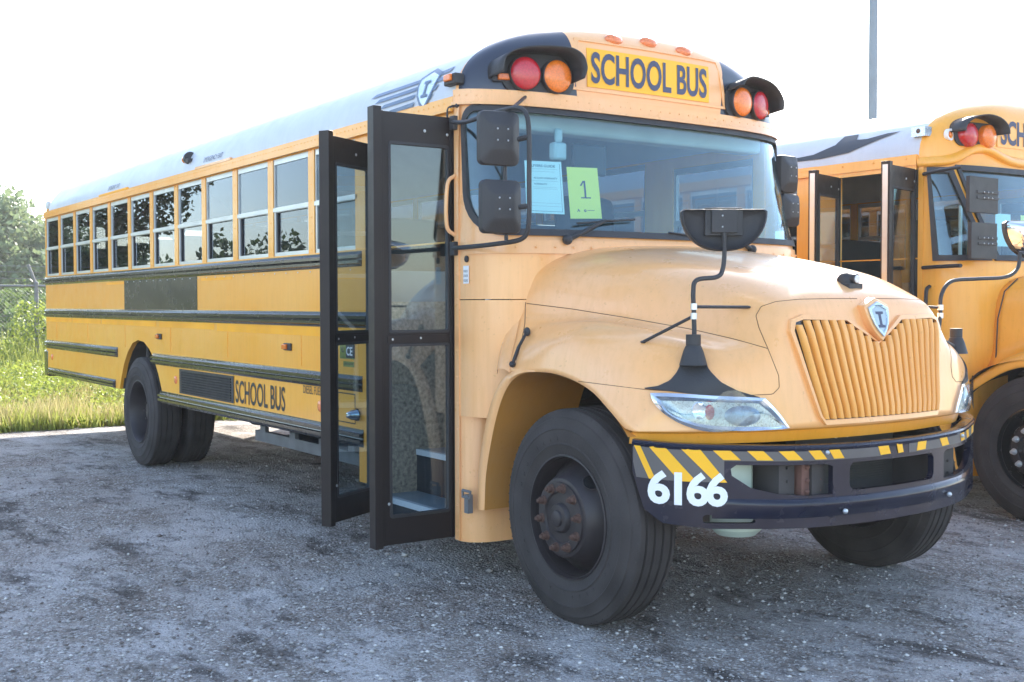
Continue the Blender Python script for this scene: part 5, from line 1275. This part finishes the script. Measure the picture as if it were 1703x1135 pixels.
# grass and weeds
leafm('leaf_pale2', (.08, .125, .05), (.17, .23, .10))
leafm('weed_leaf', (.10, .15, .02), (.36, .42, .08))
def grass():
    def blades(name, n, xr, yr, hr, mt, label, lean=.35, wdt=.012, dens=None):
        V = np.zeros((n*3, 3)); x = rng.uniform(*xr, n); y = rng.uniform(*yr, n)
        h = rng.uniform(*hr, n)*(.55+.9*(np.sin(x*1.7+np.sin(y*1.1)*2)*np.sin(y*1.9+1)*.5+.5))
        if name == 'fringe_grass':
            keep = np.sin(y*2.3)+np.sin(y*5.7+1)*.7 > (x+10.5)*3; h = h*keep
        if name == 'tall_weeds': h *= np.clip((-x-12.2)/5.5, .15, 1)
        a = rng.uniform(0, 6.28, n); w_ = wdt*(1+rng.random(n)); l = h*lean*rng.uniform(-1, 1, n); l2 = h*lean*rng.uniform(-1, 1, n)
        V[0::3] = np.c_[x-np.cos(a)*w_, y-np.sin(a)*w_, np.zeros(n)]; V[1::3] = np.c_[x+np.cos(a)*w_, y+np.sin(a)*w_, np.zeros(n)]; V[2::3] = np.c_[x+l, y+l2, h]
        m = MB(); m.v = V.tolist(); m.f = [(3*i, 3*i+1, 3*i+2) for i in range(n)]; m.m = [0]*n
        tag(m.build(name, mt, recalc=False, sharp=180), label, 'grass', kind='stuff')
    blades('grass', 60000, (-19, -10.35), (-3.5, 5), (.04, .20), 'grass_blade', 'bright green grass and low weeds at the edge of the lot')
    blades('fringe_grass', 5000, (-10.8, -9.95), (-3.5, 5), (.02, .13), 'grass_blade', 'sparse ragged grass creeping onto the gravel', .6, .008)
    blades('dry_grass', 16000, (-14.5, -10.4), (-3.5, 5), (.05, .34), 'grass_dry', 'pale dry grass stems along the gravel edge', .5, .006)
    blades('tall_weeds', 30000, (-22, -11.8), (-5, 6), (.25, .85), 'grass_blade', 'thin tall weeds growing through the chain-link fence', .35, .012)
    n = 70000; x = rng.uniform(-19.5, -10.4, n); y = rng.uniform(-4, 5.5, n)
    hh = (.10+.55*np.clip((-x-10.9)/5, 0, 1))*(.4+.8*(np.sin(x*2.3+np.sin(y*1.7)*2)*np.sin(y*2.9+x)*.5+.5)); z = hh*rng.random(n)**.7
    a = rng.normal(size=(n, 3)); a /= np.linalg.norm(a, axis=1)[:, None]; b = np.cross(a, rng.normal(size=(n, 3))); b /= np.linalg.norm(b, axis=1)[:, None]; s_ = (.016+.022*rng.random(n))[:, None]; P = np.c_[x, y, z+.01]
    V = np.zeros((n*4, 3)); V[0::4] = P-a*s_; V[1::4] = P+b*s_*.6; V[2::4] = P+a*s_; V[3::4] = P-b*s_*.6
    m = MB(); m.v = V.tolist(); m.f = [(4*i, 4*i+1, 4*i+2, 4*i+3) for i in range(n)]; m.m = [0]*n; tag(m.build('leafy_weeds', 'weed_leaf', recalc=False, sharp=180), 'leafy low weeds covering the strip before the fence', 'weeds', kind='stuff')
    blades('field_grass', 40000, (-60, -22), (-12, 30), (.2, .8), 'grass_blade', 'rough grass field beyond the fence', .4, .05)
grass()
# trees
def leaf_cloud(centers, n, size, flat=.75):
    "n small leaf quads spread through a set of lumpy blobs (x,y,z,r)"
    C_ = np.array(centers); wgt = C_[:, 3]**2.2; wgt /= wgt.sum(); idx = rng.choice(len(C_), n, p=wgt)
    d = rng.normal(size=(n, 3)); d /= np.linalg.norm(d, axis=1)[:, None]; r = (rng.random(n)**.42)[:, None]
    P = C_[idx, :3]+d*r*C_[idx, 3:4]*np.array([1, 1, flat])
    a = rng.normal(size=(n, 3)); a /= np.linalg.norm(a, axis=1)[:, None]; b = np.cross(a, rng.normal(size=(n, 3))); b /= np.linalg.norm(b, axis=1)[:, None]
    s_ = size*(.5+rng.random(n))[:, None]; V = np.zeros((n*4, 3))
    V[0::4] = P-a*s_; V[1::4] = P+b*s_*.6; V[2::4] = P+a*s_; V[3::4] = P-b*s_*.6
    return V
def make_tree(name, loc, h, r, n, size, leaf, label, cat='tree', trunk_h=None, group=None, nb=16, squash=1.0):
    t = empty(name, loc, label, cat, group); th = trunk_h or h*.35
    m = MB(); m.tube([(0, 0, -.1), (.05*r, 0, th*.5), (-.03*r, .04*r, th), (0, 0, h*.75)], [h*.035, h*.028, h*.02, h*.006], 8, smooth=3)
    cs = []
    for k in range(nb):
        a = k*2.4+rng.random(); q = math.sqrt((k+.5)/nb)*r*.78; z = th+(h-th)*(.18+.62*rng.random()*(1-.35*(q/r)**2))
        c = (q*math.cos(a), q*math.sin(a), z, r*(.24+.20*rng.random())); cs.append(c)
        m.tube([(0, 0, th*(.7+.5*rng.random())), (c[0]*.5, c[1]*.5, (th+z)/2), c[:3]], [h*.014, h*.004], 6)
    cs.append((0, 0, h-r*.32, r*.34)); m.build('trunk', 'bark', t)
    V = leaf_cloud(cs, n, size); m = MB(); m.v = V.tolist(); m.f = [(4*i, 4*i+1, 4*i+2, 4*i+3) for i in range(n)]; m.m = [0]*n; m.build('crown', leaf, t, recalc=False, sharp=180)
    return t
def copy_tree(src, loc, sc, rz, label=None):
    c = src.copy(); COL.objects.link(c); c.location = loc; c.scale = (sc, sc, sc); c.rotation_euler = (0, 0, rz)
    if label: c['label'] = label
    for ch in src.children:
        d = ch.copy(); COL.objects.link(d); d.parent = c
    return c
def at(px, dist):
    d = ray(px, 511); d = Vector((d.x, d.y, 0)).normalized(); return (CX+d.x*dist, CY+d.y*dist, 0)
GR = 'trees beyond the field'
ta = make_tree('broadleaf_tree', at(8, 52), 6.7, 3.6, 12000, .13, 'leaf_pale', 'pale green bushy tree at the far left edge, beyond the fence', 'tree', .9, GR, 18)
tb = make_tree('broadleaf_tree', at(60, 58), 5.7, 3.0, 12000, .13, 'leaf_mid', 'lower green tree close to the rear corner of the near bus', 'tree', .9, GR, 18)
copy_tree(tb, at(-45, 60), 1.05, 2.0, 'mid green tree half out of frame at the far left'); copy_tree(ta, at(100, 66), .8, 1.1, 'pale tree just hidden behind the rear of the near bus')
hb = make_tree('hedge_bush', at(10, 30), 2.1, 2.4, 6000, .07, 'leaf_mid', 'low bushy scrub just past the fence at the left', 'bush', .15, 'scrub along the fence', 14)
copy_tree(hb, at(60, 33), .95, 1.3, 'low scrub just past the leaning fence post'); copy_tree(hb, at(110, 37), .9, 2.5, 'low scrub hidden behind the bus rear'); copy_tree(hb, at(-40, 31), 1.0, 4, 'low scrub at the left edge of the view')
# trees across the lot on the camera side, seen mirrored in the bus windows
ok = make_tree('oak_tree', (-28.7, -5.4, 0), 7.6, 4.0, 34000, .075, 'leaf_dark', 'dark spreading oak mirrored in the rear windows of the near bus', 'tree', 1.6, 'trees across the lot', 22)
sb = make_tree('shrub_tree', (-32, -22.5, 0), 3.9, 2.6, 7000, .11, 'leaf_mid', 'green shrub mirrored in the lower panes nearest the door', 'tree', .4, 'trees across the lot', 14)
V_ = []; F_ = []
for k in range(30):
    a = math.radians(186+k*2.8); d = 75+8*math.sin(k*1.9); x, y = 4.4+d*math.cos(a), 2+d*math.sin(a); h = 5.3+1.0*math.sin(k*2.3)+.5*math.sin(k*5.1)
    cs = [(x+rng.normal()*1.6, y+rng.normal()*1.6, .5+rng.random()*(h-1.5), 1.3+.8*rng.random()) for _ in range(12)]; q = leaf_cloud(cs, 2200, .20); b = len(V_)
    V_ += q.tolist(); F_ += [(b+4*i, b+4*i+1, b+4*i+2, b+4*i+3) for i in range(2200)]
m = MB(); m.v = V_; m.f = F_; m.m = [0]*len(F_); tag(m.build('far_tree_line', 'leaf_dark', recalc=False, sharp=180), 'low dark tree line across the lot, mirrored in the side windows', 'tree line', kind='stuff')

n = 22000; x = -18.5+rng.normal(size=n)*.18; y = rng.uniform(-5, 6, n); top = .5+1.1*np.clip(np.sin(y*1.9+.6)*.6+np.sin(y*5.1)*.3+.35, 0, 1); z = top*rng.random(n)**.8
a = rng.normal(size=(n, 3)); a /= np.linalg.norm(a, axis=1)[:, None]; b = np.cross(a, rng.normal(size=(n, 3))); b /= np.linalg.norm(b, axis=1)[:, None]; s_ = (.02+.03*rng.random(n))[:, None]; P = np.c_[x, y, z]
V = np.zeros((n*4, 3)); V[0::4] = P-a*s_; V[1::4] = P+b*s_*.6; V[2::4] = P+a*s_; V[3::4] = P-b*s_*.6
m = MB(); m.v = V.tolist(); m.f = [(4*i, 4*i+1, 4*i+2, 4*i+3) for i in range(n)]; m.m = [0]*n; tag(m.build('climbing_weeds', 'weed_leaf', recalc=False, sharp=180), 'yellow-green vines and weeds climbing the chain-link fence', 'weeds', kind='stuff')
# thin haze volume added to imitate veiling glare in the lens
hz = bpy.data.materials.new('air'); hz.use_nodes = True; t = hz.node_tree; t.nodes.clear(); o_ = t.nodes.new('ShaderNodeOutputMaterial'); v_ = t.nodes.new('ShaderNodeVolumePrincipled')
v_.inputs['Density'].default_value = HAZE; v_.inputs['Color'].default_value = (.93, .95, 1, 1); v_.inputs['Anisotropy'].default_value = .35; t.links.new(v_.outputs[0], o_.inputs['Volume'])
m = MB(); m.bx(-145, 65, -95, 135, -1.0, 11); M['air'] = hz; h_ = m.build('haze', 'air'); h_['kind'] = 'stuff'; h_['label'] = 'thin haze added through the scene to imitate lens glare'
